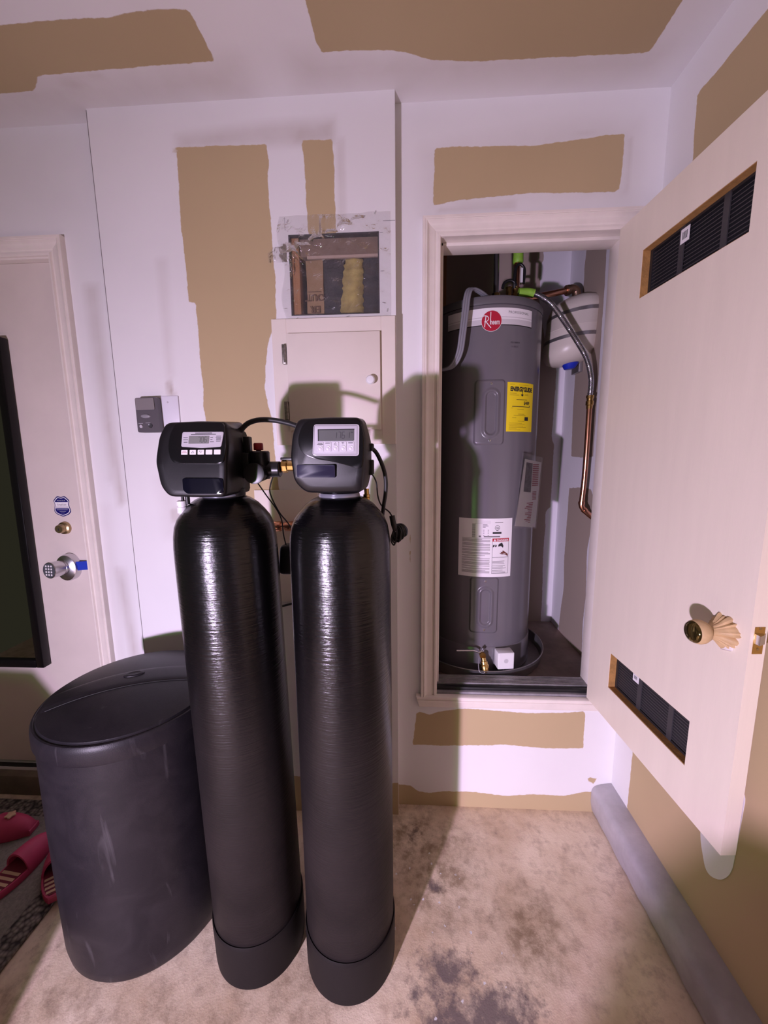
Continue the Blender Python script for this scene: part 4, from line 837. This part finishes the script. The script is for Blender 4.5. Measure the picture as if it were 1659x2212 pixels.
mk('cord', tube([(-.325, .945, 1.332), (-.333, .955, 1.324), (-.346, .965, 1.292), (-.342, .97, 1.266), (-.328, .98, 1.229), (-.311, .99, 1.201), (-.299, 1.0, 1.170), (-.300, 1.005, 1.138)], .0018, 8, 6), M_RUBBER, pw)
cb = thing('cable_bundle', (-.02, .945, 1.155), 'coiled bundle of black cable tied at the right side of the right cylinder', 'cable')
random.seed(11)
for i in range(11):
    a = i/10; e = Vector((.002-.028*a, .94+.012*random.uniform(-1, 1), 1.186-.022*a)); s0 = Vector((-.028, .935+.010*random.uniform(-1, 1), 1.205)); 
    mk('cable_loop', tube([s0, s0*.5+e*.5+Vector((.006, -.006, .012)), e+Vector((0.003, 0, .006)), e+Vector((-.002, .004, -.010)), s0*.5+e*.5+Vector((-.008, .006, -.016)), s0+Vector((0, .006, -.012))], .0020, 8, 5), M_RUBBER, cb)
mk('cable_tie', tube([(-.032, .925, 1.230), (-.028, .922, 1.21), (-.024, .93, 1.195)], .007, 10, 5), M_RUBBER, cb)
mk('lead', tube([(-.082, .92, 1.336), (-.074, .925, 1.323), (-.069, .93, 1.308), (-.067, .935, 1.280), (-.062, .94, 1.260), (-.055, .95, 1.248), (-.040, .955, 1.235), (-.030, .94, 1.222)], .0018, 8, 6), M_RUBBER, cb)

# ------------------------------------------------------------------ water heater, pan, sensor
HC = (0.335, 1.742); HR = 0.228
wh = thing('water_heater', (*HC, 0.466), 'tall grey electric tank water heater standing in a drain pan in the closet', 'water heater')
mk('tank_shell', lathe([(0, .470), (HR-.004, .470), (HR, .474), (HR, 1.915), (HR-.003, 1.918), (HR-.003, 1.922), (HR+.0012, 1.923)], (*HC, 0), n=128), M_HEATER, wh)
mk('top_cap', lathe([(HR+.0012, 1.9185), (HR+.0018, 1.921), (HR+.0018, 1.940), (HR-.002, 1.947), (HR-.012, 1.950), (HR-.03, 1.952), (0, 1.952)], (*HC, 0), n=128), M_HEATTOP, wh)
mk('base_ring', lathe([(HR, .468), (HR+.0035, .468), (HR+.0035, .582), (HR+.001, .586), (HR, .586)], (*HC, 0), n=128), M_HEATER, wh)
def cy(a, z, off=0): t = math.radians(a); return (HC[0]+(HR+off)*math.sin(t), HC[1]-(HR+off)*math.cos(t), z)
def cpatch(a0, a1, z0, z1, off, na=24, nz=2, rc=0.0):
    A = np.linspace(a0, a1, na); Zs = np.linspace(z0, z1, nz); V, F = [], []
    for o in (off, 0.0):
        for a in A:
            for z in Zs: V.append(cy(a, z, o))
    n = na*nz; ix = lambda i, k: i*nz+k
    for i in range(na-1):
        for k in range(nz-1): F.append((ix(i, k), ix(i+1, k), ix(i+1, k+1), ix(i, k+1)))
        F.append((ix(i, 0), ix(i+1, 0), n+ix(i+1, 0), n+ix(i, 0))); F.append((ix(i, nz-1), ix(i+1, nz-1), n+ix(i+1, nz-1), n+ix(i, nz-1)))
    for k in range(nz-1):
        F.append((ix(0, k), ix(0, k+1), n+ix(0, k+1), n+ix(0, k))); F.append((ix(na-1, k), ix(na-1, k+1), n+ix(na-1, k+1), n+ix(na-1, k)))
    return V, F
def cf(a0, z0, off): # flat (metres) to cylinder
    k = 180/math.pi/HR; return lambda u, v: cy(a0+u*k, z0+v, off)
bd = mk('label_band', cpatch(-47, 38.2, 1.846, 1.904, .0006, 40), M_PAPER, wh)
mk('band_stripe', join(cpatch(-47, 38.2, 1.8464, 1.8655, .0008, 40), cpatch(-47, 38.2, 1.8705, 1.8735, .0008, 40)), mat('band_grey', (0.60, 0.58, 0.60), 0.5), bd)
mk('band_edge', cpatch(-47, 38.4, 1.8435, 1.8468, .0007, 40), M_INK, bd)
mk('band_lettering', text('PROFESSIONAL', .0125, cf(11, 1.885, .0011), 'LEFT', 0, 1.05), M_GREYINK, bd, smooth=0)
lg = mk('round_logo', (lambda n=56: ([cy(-4.3, 1.8585, .0016)]+[cf(-4.3, 1.8585, .0016)(.0368*math.cos(2*math.pi*i/n), .0368*math.sin(2*math.pi*i/n)) for i in range(n)], [(0, 1+i, 1+(i+1) % n) for i in range(n)]))(), M_PAPER, bd, smooth=0)
mk('logo_disc', (lambda n=56: ([cy(-4.3, 1.8585, .0020)]+[cf(-4.3, 1.8585, .0020)(.0355*math.cos(2*math.pi*i/n), .0355*math.sin(2*math.pi*i/n)) for i in range(n)], [(0, 1+i, 1+(i+1) % n) for i in range(n)]))(), M_RED, bd, smooth=0)
fl_ = cf(-4.3, 1.8585, .0024)
def stroke(P, w_):
    V, F = [], []
    for (a, b) in zip(P, P[1:]):
        d = np.array(b)-np.array(a); n_ = np.array([-d[1], d[0]])/max(1e-9, np.hypot(*d))*w_/2; k = len(V)
        V += [fl_(*(np.array(a)+n_)), fl_(*(np.array(b)+n_)), fl_(*(np.array(b)-n_)), fl_(*(np.array(a)-n_))]; F.append((k, k+1, k+2, k+3))
    return V, F
arc = [(-.0245+.012*(1-math.cos(t))*0+.0135*math.sin(t), .0085+.0105*math.cos(t)) for t in np.linspace(-.6, math.pi+.1, 14)]
mk('logo_lettering', join(stroke([(-.0245, -.021), (-.0205, .019)], .0030), stroke(arc, .0026), stroke([(-.020, -.002), (-.002, -.024)], .0030),
    stroke([(-.0045, -.012), (-.0035, .031)], .0026), text('heem', .0265, lambda u, v: fl_(u-.0050, v-.0125), 'LEFT', .0004, .58)), M_PAPER, bd, smooth=0)
mk('stencil_print', join(text('E51190919', .0085, cf(14.3, 1.7815, .0006), sx=1.0), text('11-20-21', .0080, cf(15.1, 1.7675, .0006), sx=1.0)), M_INK, wh, smooth=0)
def access(a0, a1, z0, z1, sa0, sa1, sz0, sz1):
    na, nz = 76, 90; k = math.pi/180*HR; V, F = [], []
    ac, zc = (a0+a1)/2, (z0+z1)/2; wu, wz = (a1-a0)/2*k, (z1-z0)/2
    sc, su, sw = (sa0+sa1)/2, (sa1-sa0)/2*k, (sz1-sz0)/2; szc = (sz0+sz1)/2
    for i in range(na):
        for q in range(nz):
            u = -wu+2*wu*i/(na-1); v = -wz+2*wz*q/(nz-1)
            r_ = .016; qx, qy = abs(u)-wu+r_, abs(v)-wz+r_; d = -(math.hypot(max(qx, 0), max(qy, 0))+min(max(qx, qy), 0)-r_)
            h = .0055*min(1, max(0, d/.007))
            uu = u-(sc-ac)*k; vv = max(0, abs(v-(szc-zc))-(sw-su)); e = su-math.hypot(uu, vv)
            h += .005*min(1, max(0, (e+.012)/.010)) - .0075*min(1, max(0, e/.007))
            V.append(cy(ac+u/k, zc+v, h-.0004))
    for i in range(na-1):
        for q in range(nz-1): F.append((i*nz+q, (i+1)*nz+q, (i+1)*nz+q+1, i*nz+q+1))
    return V, F
for z0, z1, s0, s1 in ((1.410, 1.653, 1.446, 1.612), (0.646, 0.886, 0.682, 0.838)):
    ap = mk('access_panel', access(-18.5, 10.8, z0, z1, -8.2, 3.0, s0, s1), M_HEATER, wh, smooth=180)
    for z in (z0+.018, z1-.016): mk('panel_screw', lathe([(.0055, 0), (.005, .002), (0, .0028)], cy(-3.2, z, .0048), (math.sin(math.radians(-3.2)), -math.cos(math.radians(-3.2)), 0), 16), M_CHROME, ap)
    mk('embossed_text', bars([(-.012, .012, s0+.014+i*.0085, s0+.017+i*.0085) for i in range(4)], cf(-2.6, 0, .0034), 3), M_HEATER, ap, smooth=0)
# yellow energy label
el = mk('energy_label', cpatch(12.6, 46.2, 1.461, 1.643, .0007, 24), M_YELLOW, wh)
ef = cf(12.6, 1.461, .0011); EWd = math.radians(33.6)*HR
lt_ = [text('ENERGYGUIDE', .0225, lambda u, v: ef(u+.012, v+.150), 'LEFT', .0012, .74), text('$489', .0165, lambda u, v: ef(u+.077, v+.102), 'LEFT', .0005, .95),
       bars([(.022, .112, .0925, .0948), (.109, .1125, .095, .0985), (.0655, .0685, .137, .156), (.061, .073, .1355, .139), (.0635, .0705, .1325, .1355), (.084, .105, .0415, .0555), (.04, .094, .1185, .1205)], ef, 5)]
mk('title_print', lt_[0], M_INK, el, smooth=0); mk('price_print', lt_[1], M_INK, el, smooth=0); mk('scale_print', lt_[2], M_INK, el, smooth=0, kind='stuff')
mk('small_print', bars([(.010, .040, .1415, .1428), (.010, .052, .135, .1362), (.080, .100, .140, .1411), (.08, .102, .136, .1371), (.045, .078, .0825, .0838), (.018, .026, .087, .088), (.05, .082, .065, .0664), (.03, .09, .060, .0613), (.024, .042, .051, .0521), (.05, .084, .0385, .0396), (.010, .072, .031, .0321), (.010, .086, .026, .0271), (.013, .078, .0208, .0219), (.011, .094, .0155, .0166), (.011, .045, .0115, .0125), (.011, .064, .0065, .0075), (.01, .03, .174, .175), (.05, .10, .173, .174)], ef, 5), mat('ochre_ink', (0.30, 0.20, 0.01), 0.6), el, smooth=0, kind='stuff')
# white rating label
sl = mk('rating_label', cpatch(-30.8, 23.3, 0.886, 1.125, .0007, 32), M_PAPER, wh)
sf = cf(-30.8, 0.886, .0011); SW = math.radians(54.1)*HR; SHt = .239
sw_ = lambda R: [(a*SW, b*SW, c*SHt, d*SHt) for a, b, c, d in R]
random.seed(5); P_ = []
z = .645
while z > .06:
    for _ in range(random.choice((2, 3, 4))):
        if z < .06: break
        P_.append((.07, .58 if random.random() > .3 else random.uniform(.35, .58), z, z+.007)); z -= .0135
    z -= .012
mk('paragraph_print', bars(sw_(P_), sf, 8), mat('grey_text', (0.30, 0.28, 0.29), 0.6), sl, smooth=0, kind='stuff')
mk('fine_print', bars(sw_([(.25, .31, .90-.018*i, .91-.018*i) for i in range(13)]+[(.44, .52, .89, .90), (.44, .54, .87, .88), (.44, .49, .85, .86)]+[(.45, .47, .80-.03*i, .81-.03*i) for i in range(4)]+[(.53, .55, .80-.03*i, .81-.03*i) for i in range(4)]+[(.46, .76, .685, .705), (.37, .41, .685, .712), (.66, .81, .925, .935)]+[(.30, .58, .955-.02*i, .957-.02*i) for i in range(3)]+[(.63+.0, .63+random.uniform(.2, .27), .27-.022*i-.012*(i//3), .277-.022*i-.012*(i//3)) for i in range(9)]), sf, 4), M_GREYINK, sl, smooth=0, kind='stuff')
mk('danger_bar', bars(sw_([(.62, .94, .610, .665)]), sf, 6), M_RED, sl, smooth=0)
sf2 = cf(-30.8, .886, .0014)
mk('danger_lettering', join(text('DANGER', .0105, lambda u, v: sf2(u+.70*SW, v+.620*SHt), 'LEFT', .0003, 1.15), ([sf2(.638*SW, .618*SHt), sf2(.690*SW, .618*SHt), sf2(.664*SW, .658*SHt)], [(0, 1, 2)])), M_PAPER, sl, smooth=0)
def circ_stroke(u0, v0, r, w_, fn, n=28):
    V, F = [], []
    for i in range(n):
        t = 2*math.pi*i/n; V += [fn(u0+r*math.cos(t), v0+r*math.sin(t)), fn(u0+(r-w_)*math.cos(t), v0+(r-w_)*math.sin(t))]
    return V, [(2*i, 2*((i+1) % n), 2*((i+1) % n)+1, 2*i+1) for i in range(n)]
mk('label_marks', join(circ_stroke(.705*SW, .845*SHt, .0098, .0014, sf), text('UL', .009, lambda u, v: sf(u+.685*SW, v+.83*SHt), 'LEFT', .0003), bars(sw_([(.62, .785, .742, .772), (.685, .725, .792, .80)]), sf, 4),
    bars(sw_([(.62, .94, .338, .343), (.62, .625, .06, .61), (.935, .94, .06, .61), (.62, .94, .058, .063), (.06, .59, .665, .669)]), sf, 6),
    ([sf(.63*SW+a, .51*SHt+b) for a, b in ((0, 0), (.006, .004), (.008, .010), (.004, .012), (.0, .008))], [(0, 1, 2, 3, 4)]), ([sf(.67*SW+a, .515*SHt+b) for a, b in ((0, 0), (.006, .002), (.007, .009), (.002, .011))], [(0, 1, 2, 3)]),
    ([sf(.73*SW+a, .50*SHt+b) for a, b in ((0, .006), (.012, .008), (.020, .0), (.022, .008), (.016, .022), (.006, .018), (.001, .014))], [tuple(range(7))])), M_INK, sl, smooth=0, kind='stuff')
mk('hand_pictogram', ([sf(.76*SW+a, .365*SHt+b) for a, b in ((0, .012), (.008, .010), (.004, .017), (.012, .016), (.013, .022), (.022, .017), (.036, .006), (.036, -.003), (.026, .003), (.014, .005), (.004, .008))], [tuple(range(11))]), mat('brown_ink', (0.16, 0.05, 0.04), 0.6), sl, smooth=0)
# document pouch hanging off the right flank
pa = math.radians(34); pn = Vector((math.sin(pa), -math.cos(pa), 0)); pu = Vector((math.cos(pa), math.sin(pa), 0)); p0 = Vector((HC[0], HC[1], 0))+pn*(HR+.005)
def pf(off): return lambda u, v: tuple(p0+pu*u+Vector((0, 0, v))+pn*off)
po = thing('document_pouch', tuple(p0+Vector((0, 0, 1.07))), 'clear plastic pouch holding a red-printed leaflet on the water heater flank', 'document pouch')
mk('leaflet', prism([(.006, 1.356), (.103, 1.341), (.085, 1.075), (-.038, 1.092)], .0, .003, lambda u, v, d: pf(d)(u, v)), M_PAPER, po, smooth=0)
LP = [(a, b, c, d) for a, b, c, d in [(.052, .088, 1.330-.0075*i, 1.334-.0075*i) for i in range(12)]+[(.056, .080, 1.222-.006*i, 1.225-.006*i) for i in range(6)]+[(.015+.012*math.sin(i*1.7)+.01, .063-.001*i, 1.178-.0066*i, 1.181-.0066*i) for i in range(13)]]
mk('leaflet_print', bars(LP, pf(.0034), 2), M_REDINK, po, smooth=0, kind='stuff')
mk('leaflet_photo', prism([(.013, 1.343), (.050, 1.338), (.046, 1.222), (.003, 1.228)], .003, .0033, lambda u, v, d: pf(d)(u, v)), mat('dark_photo_print', (0.05, 0.035, 0.045), 0.5, var=.6, vscale=60, col2=(.2, .17, .2)), po, smooth=0)
mk('sleeve', ([pf(.0055)(*q) for q in ((-.016, 1.381), (.108, 1.360), (.088, 1.070), (-.050, 1.086))], [(0, 1, 2, 3)]), M_FILM, po, smooth=0)
# drain valve with lever, chain and cap
dv = mk('drain_valve', join(lathe([(.011, -.02), (.011, .022), (.013, .024), (.013, .032)], (0.314, 1.51, .566), (0, -1, 0), 20), lathe([(.010, 0), (.011, .012), (.0145, .014), (.0145, .026), (.012, .028)], (0.316, 1.478, .558), (.12, -.35, -1), 20)), M_BRASS, wh)
mk('drain_cap', lathe([(.0155, .024), (.0175, .028), (.0165, .050), (.014, .056), (0, .057)], (0.316, 1.478, .558), (.12, -.35, -1), 10), M_BRASS, dv)
mk('valve_lever', tube([(0.312, 1.486, .585), (.298, 1.482, .580), (.283, 1.478, .587), (.268, 1.475, .590), (.206, 1.470, .592)], .005, 12, 6, flat=(.0056, .0046)), M_CHROME, dv)
mk('valve_nut', lathe([(.007, 0), (.007, .008), (.003, .009), (.003, .014)], (0.313, 1.487, .584), (0, -.3, 1), 6), M_CHROME, dv)
ch = [(0.298, 1.472, .570), (0.294, 1.462, .545), (0.294, 1.455, .527), (0.296, 1.448, .516), (0.302, 1.446, .511), (.314, 1.446, .510), (.320, 1.450, .515)]
CC = cr(ch, 7)
cbm = [lathe([(0, -.0016), (.0012, -.001), (.0016, 0), (.0012, .001), (0, .0016)], tuple(p), n=6) for p in CC]
cho = mk('bead_chain', join(*cbm), M_CHROME, dv); cho['kind'] = 'stuff'
# drain pan
dp = mk('drain_pan', lathe([(0, .4625), (.262, .4625), (.286, .466), (.294, .512), (.297, .516), (.294, .518), (.290, .516), (.282, .470), (.258, .4655), (0, .4655)], (0.335, 1.742, 0), n=120), M_STEEL)
tag(dp, 'round galvanised drain pan under the grey water heater', 'drain pan')
# leak sensor cube
ls = thing('leak_sensor', (.402, 1.482, .4655), 'small white square leak sensor box in front of the heater base', 'sensor')
c_, s_ = math.cos(.12), math.sin(.12)
def lsf(x, y, z): return (.402+x*c_-y*s_, 1.490+x*s_+y*c_, z)
mk('housing', xf(box(-.033, .033, -.024, .022, .516, .586, .003), lsf), M_WHITE, ls)
mk('front_frame', xf(box(-.030, .030, -.0248, -.0238, .519, .583, .0004, 1), lsf), M_WHITE, ls)
mk('speaker_holes', join(*[xf(lathe([(.0011, 0), (0, .0003)], (r*math.cos(t), -.0249, .552+r*math.sin(t)), (0, -1, 0), 6), lsf) for r, n in ((.002, 5), (.005, 10), (.008, 15)) for t in np.linspace(0, 2*math.pi, n, endpoint=False)]), M_GREYINK, ls)
mk('foot', xf(join(box(-.02, -.008, -.012, .012, .4658, .516), box(.008, .02, -.012, .012, .4658, .516)), lsf), M_BLACK, ls)
# grey flexible conduit over the heater's shoulder
PC = [(.335, 1.62, 1.958), (.300, 1.56, 1.962), (.262, 1.53, 1.972), (.238, 1.512, 1.968), (.225, 1.495, 1.940), (.218, 1.487, 1.888), (.208, 1.485, 1.80), (.200, 1.49, 1.745), (.180, 1.50, 1.705), (.150, 1.515, 1.692), (.10, 1.54, 1.70)]
pcs = [tube(PC, .0055, 10, 8)]+[tube([(x+d, y-abs(d)*.2, z) for x, y, z in PC], .0045, 10, 8) for d in (-.0085, .0085)]
tag(mk('power_conduit', join(*pcs), M_GREYCOND), 'grey flat power cable bent over the left shoulder of the water heater', 'cable')
# risers and fittings on the heater top
nip = thing('pipe_riser', (.380, 1.742, 1.952), 'braided steel riser hose on brass nipple, left of the heater top', 'pipe')
mk('nipple', lathe([(.014, 0), (.014, .02), (.019, .021), (.019, .040), (.013, .042), (.013, .062), (.017, .063), (.017, .085), (.010, .088)], (.380, 1.742, 1.952), n=16), M_BRASS, nip)
mk('braided_hose', tube([(.380, 1.742, 2.035), (.380, 1.742, 2.12), (.375, 1.745, 2.26), (.372, 1.75, 2.43)], .0115, 16, 8), M_BRAID, nip)
rv = thing('relief_valve', (.433, 1.742, 1.952), 'short brass relief valve with black lever on the heater top', 'valve')
mk('valve_stem', lathe([(.015, 0), (.015, .045), (.019, .046), (.019, .064), (.011, .068), (.011, .105), (.014, .108), (0, .112)], (.433, 1.742, 1.952), n=18), M_BRASS, rv)
mk('valve_handle', tube([(.405, 1.735, 2.055), (.412, 1.735, 2.075), (.433, 1.735, 2.085), (.452, 1.735, 2.078), (.460, 1.735, 2.06)], .006, 10, 6), M_BLACK, rv)
cpv = thing('copper_riser', (.467, 1.755, 1.952), 'copper riser with white tagged valve and green tape above the heater', 'pipe')
mk('pipe', lathe([(.011, 0), (.011, .20), (.0125, .201), (.0125, .215), (.011, .216), (.011, .47)], (.467, 1.755, 1.952), n=18), M_COPPER, cpv)
mk('green_tape', lathe([(.018, .205), (.021, .21), (.020, .24), (.022, .30), (.018, .305)], (.470, 1.755, 1.952), n=18), M_GREEN, cpv)
mk('valve_loop', join(tube([(.455, 1.74, 2.055), (.452, 1.735, 2.08), (.455, 1.735, 2.125), (.467, 1.735, 2.145), (.482, 1.735, 2.14), (.492, 1.735, 2.12), (.490, 1.735, 2.07)], .0055, 10, 6)), M_BLACK, cpv)
mk('white_tag', box(.474, .484, 1.725, 1.729, 2.072, 2.128, .001, 1), M_WHITE, cpv)
mk('union', lathe([(.016, .05), (.020, .052), (.020, .085), (.016, .087), (.016, .11), (.013, .112)], (.467, 1.755, 1.952), n=8), M_BRASS, cpv)
# flexible connector with green tape, copper drop and elbow
fc = thing('flexible_connector', (.63, 1.60, 1.12), 'corrugated steel connector curving down from green tape to a copper pipe', 'pipe')
FCP = [(.440, 1.62, 1.993), (.485, 1.62, 1.991), (.525, 1.62, 1.976), (.570, 1.62, 1.944), (.622, 1.62, 1.878), (.672, 1.62, 1.808), (.715, 1.625, 1.742), (.741, 1.635, 1.670), (.748, 1.65, 1.600)]
mk('corrugated_hose', tube(FCP, .0105, 14, 42, rf=lambda t: .0102+.0012*math.sin(t*2*math.pi*110)), M_BRAID, fc)
def along(P, t0, t1, r, m, name, par):
    C = cr(P, 12); n = len(C)-1; return mk(name, tube(C[int(t0*n):int(t1*n)+1], r, 16, 1), m, par)
along(FCP, .0, .17, .0155, M_GREEN, 'green_tape', fc)
mk('brass_coupling', lathe([(.012, 0), (.012, .012), (.015, .014), (.015, .030), (.012, .032), (.0125, .040), (.015, .042), (.015, .052)], (.7495, 1.652, 1.555), n=16), M_BRASS, fc)
mk('copper_pipe', tube([(.7495, 1.652, 1.556), (.750, 1.652, 1.40), (.7495, 1.655, 1.265), (.746, 1.658, 1.165)], .0105, 16, 4), M_COPPER, fc)
mk('copper_elbow', join(tube([(.746, 1.658, 1.172), (.746, 1.658, 1.158), (.752, 1.658, 1.145), (.770, 1.659, 1.126), (.797, 1.66, 1.104)], .0112, 16, 6), lathe([(.013, -.006), (.013, .006)], (.746, 1.658, 1.168), n=16), lathe([(.013, -.005), (.013, .005)], (.760, 1.6585, 1.136), (.7, 0, -.62), 16)), M_COPPER, fc)
# expansion tank
EX = (.722, 1.82)
et = thing('expansion_tank', (*EX, 1.742), 'cream expansion tank with steel straps and blue cap beside the water heater', 'expansion tank')
TL = -.17
def tilt(S): return xf(S, lambda x, y, z: (x+(z-1.9)*.12, y, z-(x-EX[0])*-.12))
ep = [(.0, 1.762), (.030, 1.762), (.060, 1.768), (.088, 1.782), (.1075, 1.808), (.112, 1.835), (.112, 1.905), (.1115, 1.9055), (.1128, 1.908), (.112, 1.910), (.112, 1.985), (.106, 2.010), (.088, 2.030), (.055, 2.044), (.02, 2.048), (0, 2.048)]
EXC = (.710, 1.84)
mk('tank_shell', tilt(lathe(ep, (EXC[0]+.03, EXC[1], 0), n=72)), M_TANKCREAM, et)
for z in (1.868, 1.968):
    mk('steel_strap', tilt(lathe([(.1125, z-.0075), (.1142, z-.007), (.1142, z+.007), (.1125, z+.0075)], (EXC[0]+.03, EXC[1], 0), n=72)), M_STEEL, et)
mk('blue_cap', tilt(lathe([(0, 1.742), (.020, 1.742), (.0235, 1.745), (.0345, 1.764), (.030, 1.768)], (EXC[0]+.038, EXC[1]-.02, 0), n=32)), M_BLUECAP, et)
def etf(a, z, o=.0006): t = math.radians(a); return (EXC[0]+.03+(.1128+o)*math.sin(t), EXC[1]-(.1128+o)*math.cos(t), z)
mk('yellow_tag', tilt(bars([(42, 52, 1.897, 1.917)], lambda a, z: etf(a, z), 4)), M_YELLOW, et, smooth=0)
mk('tag_print', tilt(join(bars([(47.5, 51, 1.902, 1.912)], lambda a, z: etf(a, z, .0009), 3), bars([(58, 86, 1.905-.009*i, 1.909-.009*i) for i in range(5)], lambda a, z: etf(a, z, .0008), 6), bars([(62, 80, 1.848-.008*i, 1.851-.008*i) for i in range(2)], lambda a, z: etf(a, z, .0008), 6))), M_INK, et, smooth=0)
mk('bracket', box(.782, .799, 1.85, 1.93, 1.74, 2.0, .002), M_STEEL, et)
ep_ = thing('expansion_pipe', (.60, 1.80, 2.03), 'dark copper pipe and elbow feeding the top of the cream expansion tank', 'pipe')
mk('pipe', tube([(.478, 1.76, 2.022), (.54, 1.775, 2.032), (.62, 1.79, 2.048), (.700, 1.81, 2.068)], .0125, 16, 3), M_COPPER, ep_)
mk('elbow', join(tube([(.690, 1.81, 2.066), (.715, 1.815, 2.075), (.735, 1.82, 2.070), (.742, 1.822, 2.052), (.740, 1.824, 2.036)], .0175, 18, 6), lathe([(.021, 0), (.021, .012)], (.692, 1.809, 2.0665), (.94, .2, .26), 18)), mat('tarnished_copper', (0.38, 0.25, 0.17), 0.35, 0.9, var=.3, vscale=30), ep_)

# ------------------------------------------------------------------ mat and pink clogs by the entry door
dm_ = thing('door_mat', (-1.5, 1.03, 0), 'woven grey and black door mat on the floor by the entry door', 'mat')
mk('field', box(-1.84, -1.165, .70, 1.225, .0005, .011, .003), mat('mat_grey_felt', (0.27, 0.25, 0.21), .95, var=.35, vscale=120, bump=.8, bscale=300), dm_)
mk('woven_border', join(box(-1.92, -1.095, 1.222, 1.29, .0005, .013, .004), box(-1.165, -1.095, .63, 1.222, .0005, .013, .004), box(-1.92, -1.84, .63, 1.222, .0005, .013, .004), box(-1.84, -1.165, .63, .70, .0005, .013, .004)), M_MAT, dm_)
def clog(x, y, ang, label, kind):
    t = thing('clog', (x, y, .012), label, 'shoe', 'pink childrens clogs on the mat'); c, s_ = math.cos(ang), math.sin(ang)
    L_, = (.19,)
    def W(u, v, z): u, v, z = u*1.1, v*1.12, z*1.1; return (x+u*c-v*s_, y+u*s_+v*c, .0125+z)
    def half(u): # half width along the length, u from heel -.095 to toe .095
        k = (u+.095)/.19; return max(.004, .043*math.sin(min(1, max(0.001, k*1.02+.04))**.75*math.pi*.93)**.55*(.80+.22*k))
    us = np.linspace(-.095, .095, 26)
    P = [(u, half(u)) for u in us]+[(u, -half(u)) for u in us[::-1]]
    S = [[W(u*k, v*k, z) for u, v in P] for k, z in ((.96, 0), (1.0, .006), (1.0, .018), (.97, .021))]
    mk('sole', loft(S), M_PINK, t)
    mk('insole', loft([[W(u*.9, v*.86, z) for u, v in P] for z in (.0212, .0222)]), M_PINKDK, t)
    sec = []
    for u in np.linspace(-.012, .093, 14):
        k = (u+.012)/.105; h = .050*math.sqrt(max(0.02, 1-k**2.6)); w_ = half(u)*1.02
        sec.append([W(u, w_*math.cos(a), .016+h*math.sin(a)) for a in np.linspace(0, math.pi, 15)]+[W(u, w_*.86*math.cos(a), .016+h*.86*math.sin(a)) for a in np.linspace(math.pi, 0, 15)])
    mk('upper', loft(sec), M_PINK, t)
    if kind == 'flower':
        f = mk('flower_charm', loft([[W(.028+.013*r*math.cos(a)*(1+.18*math.cos(5*a)), .013*r*math.sin(a)*(1+.18*math.cos(5*a)), z) for a in np.linspace(0, 2*math.pi, 40, endpoint=False)] for r, z in ((1, .066), (1, .070), (.6, .0715))]), M_BEIGE, t)
    for i in range(4):
        u = -.030-.015*i; w_ = half(u)*.78
        mk('insole_stripe', loft([[W(u-.004, w_, z), W(u+.004, w_, z), W(u+.004, -w_, z), W(u-.004, -w_, z)] for z in (.0222, .0228)]), M_BEIGE, t, smooth=0)
clog(-1.475, 1.150, math.radians(8), 'pink clog with a beige flower charm lying nearest the door', 'flower')
clog(-1.285, 1.035, math.radians(84), 'pink clog with beige insole stripes in the middle of the mat', 'plain')
clog(-1.150, 1.030, math.radians(128), 'pink clog half hidden behind the salt tank', 'plain')

# ------------------------------------------------------------------ unseen cardboard blockers, added beside and behind the photographer to cast shadows
def sheet(name, poly, y, wing, label):
    t = thing(name, (poly[0][0], y, 0), label, 'cardboard')
    mk('panel', prism(poly, y, y+.006, XZ), M_CARD, t, smooth=0)
    x, z1 = wing
    mk('wing', box(x-.003, x+.003, y-.25, y-.001, 0.0, z1), M_CARD, t, smooth=0)
sheet('shadow_blocker', [(-.905, 0), (-1.335, .62), (-2.3, .66), (-2.3, 0)], .40, (-1.9, .6), 'large added cardboard blocker, out of view at the left, shading floor and door')
sheet('shadow_blocker', [(-.44, 0), (-.30, .40), (-.185, .635), (-.10, .685), (.45, .70), (.45, 0)], -.20, (.2, .66), 'added cardboard blocker, unseen behind the camera, shading the lower right')
